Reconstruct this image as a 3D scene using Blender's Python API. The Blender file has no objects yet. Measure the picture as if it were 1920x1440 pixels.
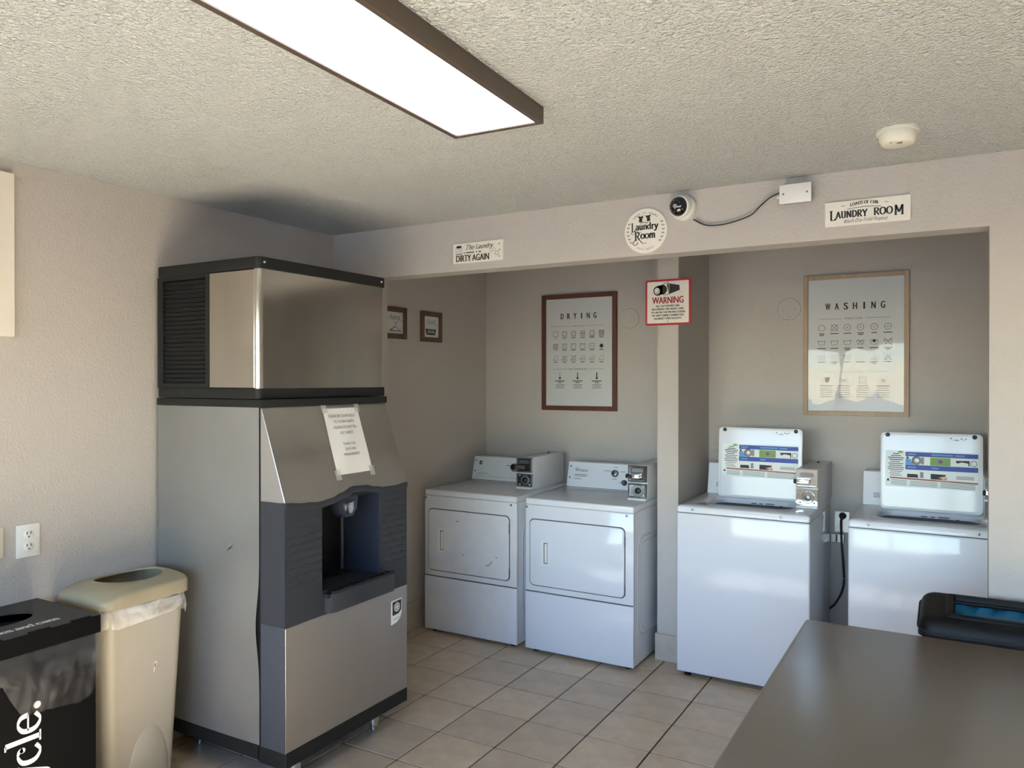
import bpy, bmesh, math, random
from mathutils import Vector, Matrix
random.seed(7)
S = bpy.context.scene
COL = S.collection
PI = math.pi

# ------------------------------------------------------------------ camera
cam_d = bpy.data.cameras.new('camera')
cam_d.sensor_fit = 'HORIZONTAL'; cam_d.sensor_width = 36.0
cam_d.lens = 36.0 * 1443.2 / 1920.0
cam_d.clip_start = 0.05; cam_d.clip_end = 300
cam = bpy.data.objects.new('camera', cam_d); COL.objects.link(cam)
cam.location = (0, 0, 1.62)
cam.rotation_euler = (math.radians(90 - 0.28), 0, math.radians(30.084))
S.camera = cam

# ------------------------------------------------------------------ world, sun, exposure
W = bpy.data.worlds.new('sky'); S.world = W; W.use_nodes = True
wn = W.node_tree; wn.nodes.clear()
wo = wn.nodes.new('ShaderNodeOutputWorld'); wb = wn.nodes.new('ShaderNodeBackground')
sky = wn.nodes.new('ShaderNodeTexSky'); sky.sky_type = 'NISHITA'; sky.sun_disc = False
sky.sun_elevation = math.radians(31); sky.sun_rotation = math.radians(186); sky.air_density = 1.0; sky.dust_density = 0.1; sky.ozone_density = 6.0
wn.links.new(sky.outputs[0], wb.inputs[0]); wn.links.new(wb.outputs[0], wo.inputs[0])
wb.inputs[1].default_value = 1.7
sun_d = bpy.data.lights.new('sun', 'SUN'); sun_d.energy = 68.0; sun_d.angle = math.radians(0.6); sun_d.color = (0.92, 0.98, 1.0)
sun = bpy.data.objects.new('sun', sun_d); COL.objects.link(sun)
sun.rotation_euler = Vector((0.10, 0.83, -0.50)).to_track_quat('-Z', 'Y').to_euler()
sun.location = (0, -12, 8)
S.view_settings.view_transform = 'Standard'; S.view_settings.look = 'None'
S.view_settings.gamma = 1.0; S.view_settings.use_curve_mapping = False
S.view_settings.exposure = 0.17
try:
    S.cycles.max_bounces = 10; S.cycles.diffuse_bounces = 6; S.cycles.glossy_bounces = 4; S.cycles.transparent_max_bounces = 8
    S.cycles.caustics_reflective = False; S.cycles.caustics_refractive = False
    S.cycles.sample_clamp_indirect = 6.0
except Exception:
    pass
LAMP_STRENGTH = 6.5

# ------------------------------------------------------------------ materials
def lin(c):
    f = lambda v: v / 12.92 if v <= 0.04045 else ((v + 0.055) / 1.055) ** 2.4
    return tuple(f(x / 255.0) for x in c) + (1.0,)

def mat(name, rgb, rough=0.5, metal=0.0, var=0.0, vscale=8.0, bump=0.0, bscale=60.0, bdist=0.002, coat=0.0,
        spec=0.5, aniso=0.0, vstretch=(1, 1, 1), bdetail=3.0, rvar=0.0):
    m = bpy.data.materials.new(name); m.use_nodes = True
    n = m.node_tree.nodes; l = m.node_tree.links
    b = n['Principled BSDF']
    b.inputs['Base Color'].default_value = lin(rgb)
    b.inputs['Roughness'].default_value = rough; b.inputs['Metallic'].default_value = metal
    b.inputs['Specular IOR Level'].default_value = spec
    b.inputs['Coat Weight'].default_value = coat; b.inputs['Coat Roughness'].default_value = 0.08
    tc = n.new('ShaderNodeTexCoord')
    mp = n.new('ShaderNodeMapping'); mp.inputs['Scale'].default_value = vstretch
    l.new(tc.outputs['Object'], mp.inputs[0])
    if var > 0 or rvar > 0:
        t = n.new('ShaderNodeTexNoise'); t.inputs['Scale'].default_value = vscale; t.inputs['Detail'].default_value = 5
        t.inputs['Roughness'].default_value = 0.6
        l.new(mp.outputs[0], t.inputs['Vector'])
        if var > 0:
            r = n.new('ShaderNodeValToRGB')
            c = lin(rgb); lo = [max(0, x * (1 - var)) for x in c[:3]] + [1]; hi = [min(1, x * (1 + var)) for x in c[:3]] + [1]
            r.color_ramp.elements[0].position = 0.3; r.color_ramp.elements[0].color = lo
            r.color_ramp.elements[1].position = 0.7; r.color_ramp.elements[1].color = hi
            l.new(t.outputs['Fac'], r.inputs[0]); l.new(r.outputs[0], b.inputs['Base Color'])
        if rvar > 0:
            q = n.new('ShaderNodeMapRange'); q.inputs['To Min'].default_value = max(0.02, rough - rvar); q.inputs['To Max'].default_value = rough + rvar
            l.new(t.outputs['Fac'], q.inputs['Value']); l.new(q.outputs[0], b.inputs['Roughness'])
    if bump > 0:
        t2 = n.new('ShaderNodeTexNoise'); t2.inputs['Scale'].default_value = bscale; t2.inputs['Detail'].default_value = bdetail
        l.new(mp.outputs[0], t2.inputs['Vector'])
        bp = n.new('ShaderNodeBump'); bp.inputs['Strength'].default_value = bump; bp.inputs['Distance'].default_value = bdist
        l.new(t2.outputs['Fac'], bp.inputs['Height']); l.new(bp.outputs[0], b.inputs['Normal'])
    if aniso:
        b.inputs['Anisotropic'].default_value = aniso
        tg = n.new('ShaderNodeTangent'); tg.direction_type = 'RADIAL'; tg.axis = 'Z'
        l.new(tg.outputs[0], b.inputs['Tangent'])
    return m

M = {}
M['wall'] = mat('wall_paint', (190, 184, 178), 0.75, bump=0.55, bscale=95, bdist=0.004, bdetail=2.0, spec=0.35)
M['tile'] = mat('floor_tile', (200, 181, 156), 0.34, var=0.14, vscale=9, bump=0.08, bscale=30, bdist=0.002, rvar=0.08)
M['tile_b'] = mat('floor_tile_darker', (192, 174, 150), 0.36, var=0.16, vscale=7, bump=0.08, bscale=30, bdist=0.002, rvar=0.08)
M['tile_c'] = mat('floor_tile_warmer', (204, 184, 157), 0.33, var=0.13, vscale=11, bump=0.08, bscale=30, bdist=0.002, rvar=0.08)
M['grout'] = mat('grout', (66, 58, 50), 0.9, var=0.2, vscale=20)
M['base'] = mat('baseboard_tile', (186, 176, 162), 0.4, var=0.1, vscale=12)
M['steel'] = mat('brushed_steel', (192, 188, 181), 0.19, 1.0, var=0.05, vscale=6, vstretch=(1, 1, 0.3), aniso=0.75, rvar=0.04)
M['steel_dull'] = mat('dull_steel', (206, 205, 201), 0.34, 0.6, var=0.05, vscale=3, aniso=0.6, rvar=0.05, bump=0.05, bscale=2.2, bdist=0.03, bdetail=1.0)
M['steel_grey'] = mat('grey_steel_front', (176, 172, 166), 0.42, 0.85, var=0.03, vscale=4, aniso=0.5)
M['steel_edge'] = mat('steel_edge', (205, 205, 200), 0.25, 1.0)
M['char'] = mat('charcoal_plastic', (50, 53, 58), 0.5, spec=0.35)
M['charside'] = mat('slate_plastic', (66, 70, 78), 0.45, spec=0.35)
M['blk'] = mat('black_trim', (34, 35, 35), 0.5, spec=0.22)
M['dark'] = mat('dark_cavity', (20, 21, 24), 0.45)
M['navy'] = mat('dark_blue_plastic', (38, 44, 58), 0.35)
M['enamel'] = mat('white_enamel', (226, 229, 234), 0.09, spec=0.28, bump=0.03, bscale=3.0, bdist=0.006, bdetail=1.0)
M['enamel_old'] = mat('white_enamel_scuffed', (222, 224, 227), 0.16, spec=0.3, var=0.035, vscale=14)
M['wplast'] = mat('white_plastic', (232, 232, 228), 0.4)
M['gplast'] = mat('grey_print', (120, 124, 130), 0.5)
M['chrome'] = mat('chrome', (215, 217, 220), 0.12, 1.0)
M['screw'] = mat('screw', (120, 122, 124), 0.35, 0.8)
M['seam'] = mat('dark_seam', (70, 76, 84), 0.7)
M['ink'] = mat('black_ink', (28, 27, 27), 0.6)
M['ink_soft'] = mat('grey_ink', (92, 92, 92), 0.6)
M['ink_pale'] = mat('pale_grey_ink', (140, 141, 142), 0.6)
M['paper'] = mat('paper', (236, 234, 228), 0.7, bump=0.25, bscale=9, bdist=0.006, bdetail=2)
M['poster'] = mat('poster_paper', (214, 216, 216), 0.5)
M['signwhite'] = mat('sign_white', (236, 231, 220), 0.5, var=0.03, vscale=30)
M['red'] = mat('sign_red', (178, 20, 38), 0.4)
M['frame_dark'] = mat('walnut_frame', (92, 54, 38), 0.45, var=0.3, vscale=30, vstretch=(1, 1, 0.15))
M['frame_oak'] = mat('pale_oak_frame', (172, 150, 124), 0.5, var=0.12, vscale=30, vstretch=(1, 1, 0.2))
M['frame_small'] = mat('brown_frame', (96, 72, 54), 0.5, var=0.2, vscale=40)
M['bronze'] = mat('bronze_trim', (92, 80, 70), 0.4, 0.3)
M['tablegrey'] = mat('table_laminate', (112, 104, 95), 0.3, var=0.05, vscale=3, rvar=0.05)
M['tableedge'] = mat('table_edge', (142, 138, 132), 0.4)
M['binblk'] = mat('bin_black_plastic', (18, 18, 20), 0.5, spec=0.2, bump=0.15, bscale=180, bdist=0.001)
M['binblue'] = mat('blue_liner', (18, 96, 134), 0.4)
M['boxblk'] = mat('black_fluted_board', (15, 15, 16), 0.55, spec=0.06)
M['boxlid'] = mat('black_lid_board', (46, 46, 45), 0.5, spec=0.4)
M['beige'] = mat('beige_plastic', (164, 153, 126), 0.38, var=0.06, vscale=10)
M['beige_body'] = mat('beige_can_plastic', (178, 173, 161), 0.4, var=0.03, vscale=6)
M['smoke'] = mat('off_white_plastic', (224, 222, 208), 0.5)
M['glassblk'] = mat('black_glass', (10, 11, 13), 0.06, coat=0.6)
M['blue'] = mat('print_blue', (38, 72, 158), 0.5)
M['green'] = mat('print_green', (112, 160, 52), 0.5)
M['orange'] = mat('print_orange', (196, 112, 78), 0.5)
M['ltblue'] = mat('print_light_blue', (92, 150, 205), 0.5)
M['stickerw'] = mat('sticker_white', (228, 236, 236), 0.5)
M['skin'] = mat('print_tan', (212, 180, 160), 0.6)
M['ivory'] = mat('ivory_plastic', (226, 222, 204), 0.45)
M['galv'] = mat('galvanised', (160, 164, 164), 0.35, 0.8)
M['cordblk'] = mat('cord_rubber', (22, 22, 22), 0.5)
M['cordwhite'] = mat('cord_grey', (190, 188, 178), 0.5)
M['white_text'] = mat('white_print', (232, 232, 232), 0.55)
M['white_board'] = mat('white_board', (232, 224, 212), 0.5)
M['ext'] = mat('exterior_concrete', (150, 150, 150), 0.9, var=0.1, vscale=0.6)
M['alum'] = mat('window_frame_paint', (225, 222, 214), 0.4)

def ceiling_mat():
    m = bpy.data.materials.new('popcorn_ceiling'); m.use_nodes = True
    n = m.node_tree.nodes; l = m.node_tree.links; b = n['Principled BSDF']
    b.inputs['Base Color'].default_value = lin((230, 233, 232)); b.inputs['Roughness'].default_value = 0.9
    b.inputs['Specular IOR Level'].default_value = 0.2
    tc = n.new('ShaderNodeTexCoord')
    v = n.new('ShaderNodeTexVoronoi'); v.inputs['Scale'].default_value = 105; v.feature = 'SMOOTH_F1'
    try: v.inputs['Smoothness'].default_value = 0.6
    except Exception: pass
    t = n.new('ShaderNodeTexNoise'); t.inputs['Scale'].default_value = 110; t.inputs['Detail'].default_value = 4
    l.new(tc.outputs['Object'], t.inputs['Vector'])
    mx = n.new('ShaderNodeMixRGB'); mx.blend_type = 'ADD'; mx.inputs[0].default_value = 0.018
    l.new(tc.outputs['Object'], mx.inputs[1]); l.new(t.outputs['Color'], mx.inputs[2]); l.new(mx.outputs[0], v.inputs['Vector'])
    inv = n.new('ShaderNodeMath'); inv.operation = 'SUBTRACT'; inv.inputs[0].default_value = 1.0
    l.new(v.outputs['Distance'], inv.inputs[1])
    ad = n.new('ShaderNodeMath'); ad.operation = 'MULTIPLY_ADD'; ad.inputs[1].default_value = 0.9
    l.new(t.outputs['Fac'], ad.inputs[0]); l.new(inv.outputs[0], ad.inputs[2])
    bp = n.new('ShaderNodeBump'); bp.inputs['Strength'].default_value = 1.0; bp.inputs['Distance'].default_value = 0.021
    l.new(ad.outputs[0], bp.inputs['Height']); l.new(bp.outputs[0], b.inputs['Normal'])
    return m
M['ceil'] = ceiling_mat()

def emis(name, rgb, s):
    m = bpy.data.materials.new(name); m.use_nodes = True
    n = m.node_tree.nodes; l = m.node_tree.links; n.clear()
    o = n.new('ShaderNodeOutputMaterial'); e = n.new('ShaderNodeEmission')
    e.inputs[0].default_value = lin(rgb); e.inputs[1].default_value = s
    l.new(e.outputs[0], o.inputs[0]); return m
M['lamp'] = emis('lamp_diffuser', (250, 252, 255), LAMP_STRENGTH)

def sheer(name, rgb, alpha, gloss=0.25, rough=0.15, bump=0.0, bscale=20):
    m = bpy.data.materials.new(name); m.use_nodes = True
    n = m.node_tree.nodes; l = m.node_tree.links; n.clear()
    o = n.new('ShaderNodeOutputMaterial'); tr = n.new('ShaderNodeBsdfTransparent')
    b = n.new('ShaderNodeBsdfPrincipled'); b.inputs['Base Color'].default_value = lin(rgb); b.inputs['Roughness'].default_value = rough
    mx = n.new('ShaderNodeMixShader'); mx.inputs[0].default_value = alpha
    tc = n.new('ShaderNodeTexCoord')
    if bump > 0:
        t = n.new('ShaderNodeTexNoise'); t.inputs['Scale'].default_value = bscale; t.inputs['Detail'].default_value = 3
        t.inputs['Distortion'].default_value = 1.2
        l.new(tc.outputs['Object'], t.inputs['Vector'])
        bp = n.new('ShaderNodeBump'); bp.inputs['Strength'].default_value = bump; bp.inputs['Distance'].default_value = 0.02
        l.new(t.outputs['Fac'], bp.inputs['Height']); l.new(bp.outputs[0], b.inputs['Normal'])
        rp = n.new('ShaderNodeMapRange'); rp.inputs['From Min'].default_value = 0.35; rp.inputs['From Max'].default_value = 0.7
        rp.inputs['To Min'].default_value = alpha * 0.45; rp.inputs['To Max'].default_value = min(1, alpha * 1.6)
        l.new(t.outputs['Fac'], rp.inputs['Value']); l.new(rp.outputs[0], mx.inputs[0])
    l.new(tr.outputs[0], mx.inputs[1]); l.new(b.outputs[0], mx.inputs[2]); l.new(mx.outputs[0], o.inputs[0])
    return m
M['bag_clear'] = sheer('clear_plastic_bag', (120, 120, 122), 0.20, rough=0.10, bump=0.8, bscale=9)
M['bag_white'] = sheer('white_plastic_bag', (226, 226, 224), 0.5, rough=0.2, bump=0.5, bscale=8)
M['tape'] = sheer('clear_tape', (220, 220, 214), 0.3, rough=0.3)

def glass(name, w, wavy=0.0):
    m = bpy.data.materials.new(name); m.use_nodes = True
    n = m.node_tree.nodes; l = m.node_tree.links; n.clear()
    o = n.new('ShaderNodeOutputMaterial'); tr = n.new('ShaderNodeBsdfTransparent'); g = n.new('ShaderNodeBsdfGlossy')
    g.inputs['Roughness'].default_value = 0.02
    fr = n.new('ShaderNodeFresnel'); fr.inputs[0].default_value = w
    mx = n.new('ShaderNodeMixShader')
    if wavy > 0:
        tc = n.new('ShaderNodeTexCoord'); t = n.new('ShaderNodeTexNoise'); t.inputs['Scale'].default_value = 5; t.inputs['Detail'].default_value = 1.5
        l.new(tc.outputs['Object'], t.inputs['Vector'])
        bp = n.new('ShaderNodeBump'); bp.inputs['Strength'].default_value = wavy; bp.inputs['Distance'].default_value = 0.02
        l.new(t.outputs['Fac'], bp.inputs['Height']); l.new(bp.outputs[0], g.inputs['Normal'])
    l.new(fr.outputs[0], mx.inputs[0]); l.new(tr.outputs[0], mx.inputs[1]); l.new(g.outputs[0], mx.inputs[2]); l.new(mx.outputs[0], o.inputs[0])
    return m
M['pane'] = glass('window_glass', 1.45)
M['acrylic'] = glass('acrylic_sheet', 1.23, 0.12)

# ------------------------------------------------------------------ mesh helpers (world coordinates in, root-relative out)
def wloc(o):
    v = Vector((0, 0, 0))
    while o is not None:
        v += o.location; o = o.parent
    return v

def finish(name, bm, m, parent=None, smooth=True, angle=35):
    me = bpy.data.meshes.new(name)
    if parent is not None:
        bmesh.ops.translate(bm, verts=bm.verts, vec=-wloc(parent))
    bm.to_mesh(me); bm.free()
    if smooth:
        me.polygons.foreach_set('use_smooth', [True] * len(me.polygons))
        try: me.set_sharp_from_angle(angle=math.radians(angle))
        except Exception: pass
    me.materials.append(M[m] if isinstance(m, str) else m)
    o = bpy.data.objects.new(name, me); COL.objects.link(o)
    if parent is not None: o.parent = parent
    return o

def thing(name, label, cat, loc=(0, 0, 0), group=None):
    o = bpy.data.objects.new(name, None); COL.objects.link(o)
    o.location = loc; o['label'] = label; o['category'] = cat; o.empty_display_size = 0.1
    if group: o['group'] = group
    return o

def tag(o, label, cat, group=None):
    o['label'] = label; o['category'] = cat
    if group: o['group'] = group
    return o

def BM(): return bmesh.new()

def box(bm, x0, x1, y0, y1, z0, z1, bev=0.0, seg=2):
    vs = [bm.verts.new(p) for p in ((x0, y0, z0), (x1, y0, z0), (x1, y1, z0), (x0, y1, z0), (x0, y0, z1), (x1, y0, z1), (x1, y1, z1), (x0, y1, z1))]
    fs = [bm.faces.new([vs[i] for i in f]) for f in ((3, 2, 1, 0), (4, 5, 6, 7), (0, 1, 5, 4), (1, 2, 6, 5), (2, 3, 7, 6), (3, 0, 4, 7))]
    if bev > 0:
        es = list({e for f in fs for e in f.edges})
        bmesh.ops.bevel(bm, geom=es, offset=bev, segments=seg, affect='EDGES', profile=0.5)
    return bm

def prism(bm, pts, d0, d1, axis='x', bev=0.0, seg=2):
    """pts: 2d outline; axis x -> (y,z), axis y -> (x,z), axis z -> (x,y)"""
    def P(p, d):
        return {'x': (d, p[0], p[1]), 'y': (p[0], d, p[1]), 'z': (p[0], p[1], d)}[axis]
    a = [bm.verts.new(P(p, d0)) for p in pts]; b = [bm.verts.new(P(p, d1)) for p in pts]
    n = len(pts); fs = []
    fs.append(bm.faces.new(a)); fs.append(bm.faces.new(list(reversed(b))))
    for i in range(n):
        j = (i + 1) % n
        fs.append(bm.faces.new((a[j], a[i], b[i], b[j])))
    bmesh.ops.recalc_face_normals(bm, faces=fs)
    if bev > 0:
        es = list({e for f in fs[:2] for e in f.edges})
        bmesh.ops.bevel(bm, geom=es, offset=bev, segments=seg, affect='EDGES', profile=0.5)
    return bm

def rrect(cx, cy, hx, hy, r, seg=5):
    pts = []
    for (sx, sy, a0) in ((1, 1, 0), (-1, 1, 90), (-1, -1, 180), (1, -1, 270)):
        for k in range(seg + 1):
            a = math.radians(a0 + 90.0 * k / seg)
            pts.append((cx + sx * (hx - r) + r * math.cos(a), cy + sy * (hy - r) + r * math.sin(a)))
    return pts

def rrect_s(cx, cy, hx, hy, r, seg=4, side=6):
    P_ = rrect(cx, cy, hx, hy, r, seg); out = []; n = seg + 1
    for q in range(4):
        out += P_[q * n:(q + 1) * n]
        a = P_[(q + 1) * n - 1]; c = P_[((q + 1) * n) % len(P_)]
        for k in range(1, side): out.append((a[0] + (c[0] - a[0]) * k / side, a[1] + (c[1] - a[1]) * k / side))
    return out

def loft(bm, loops, cap0=False, cap1=False, closed=True):
    vs = [[bm.verts.new(p) for p in L] for L in loops]
    fs = []
    for A, B in zip(vs, vs[1:]):
        n = len(A)
        for i in range(n if closed else n - 1):
            j = (i + 1) % n
            fs.append(bm.faces.new((A[i], A[j], B[j], B[i])))
    if cap0: fs.append(bm.faces.new(list(reversed(vs[0]))))
    if cap1: fs.append(bm.faces.new(vs[-1]))
    bmesh.ops.recalc_face_normals(bm, faces=fs)
    return bm

def basis(d):
    d = Vector(d).normalized()
    u = Vector((0, 0, 1)).cross(d)
    if u.length < 1e-4: u = Vector((1, 0, 0))
    u.normalize(); return u, d.cross(u), d

def lathe(bm, c, d, prof, seg=24, cap0=True, cap1=True):
    """prof: list of (distance along d, radius)"""
    u, v, d = basis(d); c = Vector(c)
    loops = []
    for (t, r) in prof:
        loops.append([c + d * t + (u * math.cos(a) + v * math.sin(a)) * max(r, 1e-5) for a in (2 * PI * k / seg for k in range(seg))])
    return loft(bm, loops, cap0, cap1)

def tube(bm, pts, r, seg=8):
    pts = [Vector(p) for p in pts]; loops = []
    for i, p in enumerate(pts):
        d = (pts[min(i + 1, len(pts) - 1)] - pts[max(i - 1, 0)])
        u, v, _ = basis(d)
        loops.append([p + (u * math.cos(a) + v * math.sin(a)) * r for a in (2 * PI * k / seg for k in range(seg))])
    return loft(bm, loops, True, True)

def crom(pts, n=6, closed=False):
    P = [tuple(p) for p in pts]; out = []
    N = len(P)
    for i in range(N - 1):
        p0 = P[i - 1] if i > 0 else (P[-2] if closed else P[0])
        p1, p2 = P[i], P[i + 1]
        p3 = P[i + 2] if i + 2 < N else (P[1] if closed else P[-1])
        for k in range(n):
            t = k / n
            out.append(tuple(0.5 * (2 * b + (c - a) * t + (2 * a - 5 * b + 4 * c - d) * t * t + (3 * b - a - 3 * c + d) * t ** 3) for a, b, c, d in zip(p0, p1, p2, p3)))
    out.append(P[-1]); return out

# ------------------------------------------------------------------ flat print on a plane
_textcache = {}
def text_mesh(s):
    if s in _textcache: return _textcache[s]
    cu = bpy.data.curves.new('t', 'FONT'); cu.body = s; cu.size = 1.0; cu.resolution_u = 3
    ob = bpy.data.objects.new('t', cu); COL.objects.link(ob)
    dg = bpy.context.evaluated_depsgraph_get(); dg.update()
    me = bpy.data.meshes.new_from_object(ob.evaluated_get(dg))
    vs = [(v.co.x, v.co.y) for v in me.vertices]; fs = [tuple(p.vertices) for p in me.polygons]
    bpy.data.objects.remove(ob); bpy.data.curves.remove(cu); bpy.data.meshes.remove(me)
    _textcache[s] = (vs, fs); return vs, fs

# stroke letters for serif and hand lettering: (advance, strokes); l = straight, c = curved, s = serif (x, y, width), o = dot
GL = {
 'r': (.78, [('l', [(.25, 0), (.25, 1)]), ('c', [(.25, .6), (.4, .92), (.6, 1), (.74, .86)]), ('s', .25, 0, .5), ('s', .14, 1, .24)]),
 'e': (.95, [('l', [(.1, .55), (.84, .55)]), ('c', [(.84, .55), (.77, .87), (.48, 1), (.17, .82), (.08, .5), (.17, .17), (.5, 0), (.84, .22)])]),
 'c': (.92, [('c', [(.76, .78), (.7, .95), (.48, 1), (.17, .82), (.08, .5), (.17, .17), (.5, 0), (.82, .2)]), ('o', .74, .8, .11)]),
 'o': (.98, [('c', [(.48, 1), (.15, .8), (.08, .5), (.15, .2), (.48, 0), (.81, .2), (.88, .5), (.81, .8), (.48, 1)])]),
 'y': (.98, [('l', [(.12, 1), (.5, .02)]), ('c', [(.86, 1), (.5, .02), (.34, -.36), (.14, -.46), (.06, -.36)]), ('s', .14, 1, .4), ('s', .84, 1, .32), ('o', .1, -.36, .11)]),
 'l': (.56, [('l', [(.27, 0), (.27, 1.55)]), ('s', .27, 0, .5), ('s', .16, 1.55, .24)]),
 't': (.66, [('c', [(.3, 1.35), (.3, .8), (.3, .25), (.42, .02), (.64, .1)]), ('l', [(.06, 1), (.6, 1)])]),
 'b': (.98, [('l', [(.2, 1.55), (.2, .02)]), ('c', [(.2, .78), (.5, 1), (.8, .8), (.88, .5), (.8, .2), (.5, 0), (.2, .2)]), ('s', .1, 1.55, .22)]),
 'd': (1.0, [('l', [(.78, 1.55), (.78, 0)]), ('c', [(.78, .78), (.5, 1), (.18, .8), (.1, .5), (.18, .2), (.5, 0), (.78, .22)]), ('s', .68, 1.55, .22), ('s', .88, 0, .22)]),
 's': (.8, [('c', [(.66, .76), (.6, .95), (.4, 1), (.16, .86), (.2, .64), (.5, .48), (.7, .28), (.6, .06), (.38, 0), (.15, .06), (.1, .27)])]),
 'a': (.92, [('c', [(.16, .78), (.3, .97), (.5, 1), (.68, .85), (.7, .6), (.7, .14), (.8, .01), (.92, .06)]), ('c', [(.7, .6), (.35, .52), (.12, .3), (.2, .05), (.42, 0), (.7, .22)])]),
 'n': (1.0, [('l', [(.22, 1), (.22, 0)]), ('c', [(.22, .72), (.42, .97), (.64, .97), (.78, .72), (.78, 0)]), ('s', .22, 0, .38), ('s', .78, 0, .38), ('s', .12, 1, .22)]),
 'm': (1.5, [('l', [(.22, 1), (.22, 0)]), ('c', [(.22, .72), (.42, .97), (.6, .97), (.74, .72), (.74, 0)]), ('c', [(.74, .72), (.94, .97), (1.12, .97), (1.26, .72), (1.26, 0)]), ('s', .22, 0, .34), ('s', .74, 0, .34), ('s', 1.26, 0, .34), ('s', .12, 1, .22)]),
 'u': (1.0, [('c', [(.22, 1), (.22, .35), (.32, .04), (.52, 0), (.76, .25)]), ('l', [(.77, 1), (.77, 0)]), ('s', .12, 1, .22), ('s', .68, 1, .22), ('s', .88, 0, .22)]),
 'f': (.64, [('c', [(.72, 1.42), (.56, 1.56), (.36, 1.4), (.3, 1), (.3, 0)]), ('l', [(.06, 1), (.58, 1)]), ('s', .3, 0, .46)]),
 'g': (.95, [('c', [(.75, .8), (.48, 1), (.18, .8), (.12, .5), (.22, .15), (.5, .05), (.75, .3)]), ('c', [(.77, 1), (.77, -.15), (.6, -.48), (.28, -.46), (.12, -.3)])]),
 'h': (1.0, [('l', [(.22, 1.55), (.22, 0)]), ('c', [(.22, .72), (.42, .97), (.64, .97), (.78, .72), (.78, 0)]), ('s', .22, 0, .38), ('s', .78, 0, .38)]),
 'p': (.98, [('l', [(.2, 1), (.2, -.5)]), ('c', [(.2, .78), (.5, 1), (.8, .8), (.88, .5), (.8, .2), (.5, 0), (.2, .2)])]),
 'i': (.5, [('l', [(.25, 1), (.25, 0)]), ('o', .25, 1.35, .12)]),
 'w': (1.2, [('l', [(.08, 1), (.32, 0)]), ('l', [(.32, 0), (.58, .95)]), ('l', [(.58, .95), (.84, 0)]), ('l', [(.84, 0), (1.1, 1)])]),
 '.': (.5, [('o', .22, .13, .17)]), '-': (.5, [('l', [(.08, .5), (.42, .5)])]), ' ': (.42, []),
 'L': (1.0, [('l', [(.25, 1.5), (.25, 0)]), ('l', [(.1, .03), (.92, .03)]), ('l', [(.9, 0), (.9, .3)]), ('s', .25, 1.5, .46)]),
 'A': (1.15, [('l', [(.1, 0), (.56, 1.5)]), ('l', [(.54, 1.5), (1.0, 0)]), ('l', [(.26, .5), (.86, .5)]), ('s', .1, 0, .34), ('s', 1.0, 0, .4)]),
 'U': (1.15, [('c', [(.22, 1.5), (.22, .5), (.32, .1), (.58, 0), (.84, .1), (.92, .5), (.92, 1.5)]), ('s', .22, 1.5, .42), ('s', .92, 1.5, .34)]),
 'N': (1.2, [('l', [(.2, 0), (.2, 1.5)]), ('l', [(.2, 1.5), (.98, 0)]), ('l', [(.98, 0), (.98, 1.5)]), ('s', .2, 0, .36), ('s', .98, 1.5, .36)]),
 'D': (1.15, [('l', [(.22, 0), (.22, 1.5)]), ('c', [(.1, 1.48), (.5, 1.48), (.9, 1.2), (1.02, .75), (.9, .3), (.5, .02), (.1, .02)])]),
 'R': (1.12, [('l', [(.22, 0), (.22, 1.5)]), ('c', [(.1, 1.48), (.55, 1.48), (.86, 1.25), (.82, .9), (.55, .75), (.22, .75)]), ('l', [(.5, .75), (.98, 0)]), ('s', .22, 0, .42), ('s', 1.0, 0, .2)]),
 'Y': (1.1, [('l', [(.08, 1.5), (.55, .7)]), ('l', [(1.02, 1.5), (.55, .7)]), ('l', [(.55, .7), (.55, 0)]), ('s', .55, 0, .42), ('s', .1, 1.5, .36), ('s', 1.0, 1.5, .3)]),
 'O': (1.25, [('c', [(.6, 1.5), (.22, 1.25), (.1, .75), (.22, .25), (.6, 0), (.98, .25), (1.1, .75), (.98, 1.25), (.6, 1.5)])]),
 'M': (1.45, [('l', [(.22, 0), (.22, 1.5)]), ('l', [(.22, 1.5), (.7, .4)]), ('l', [(.7, .4), (1.2, 1.5)]), ('l', [(1.2, 1.5), (1.2, 0)]), ('s', .22, 0, .36), ('s', 1.2, 0, .42)]),
 'S': (.95, [('c', [(.8, 1.15), (.74, 1.42), (.48, 1.5), (.18, 1.3), (.22, .98), (.58, .72), (.82, .42), (.7, .08), (.44, 0), (.16, .1), (.1, .4)])]),
 'F': (.95, [('l', [(.22, 0), (.22, 1.5)]), ('l', [(.1, 1.47), (.86, 1.47)]), ('l', [(.22, .8), (.66, .8)]), ('s', .22, 0, .42)]),
 'T': (1.1, [('c', [(.05, 1.2), (.2, 1.5), (.6, 1.42), (1.05, 1.55)]), ('c', [(.58, 1.42), (.5, .5), (.35, .05), (.12, .1)])]),
 'W': (1.5, [('l', [(.08, 1.5), (.4, 0)]), ('l', [(.4, 0), (.75, 1.4)]), ('l', [(.75, 1.4), (1.08, 0)]), ('l', [(1.08, 0), (1.42, 1.5)])]),
}

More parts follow.
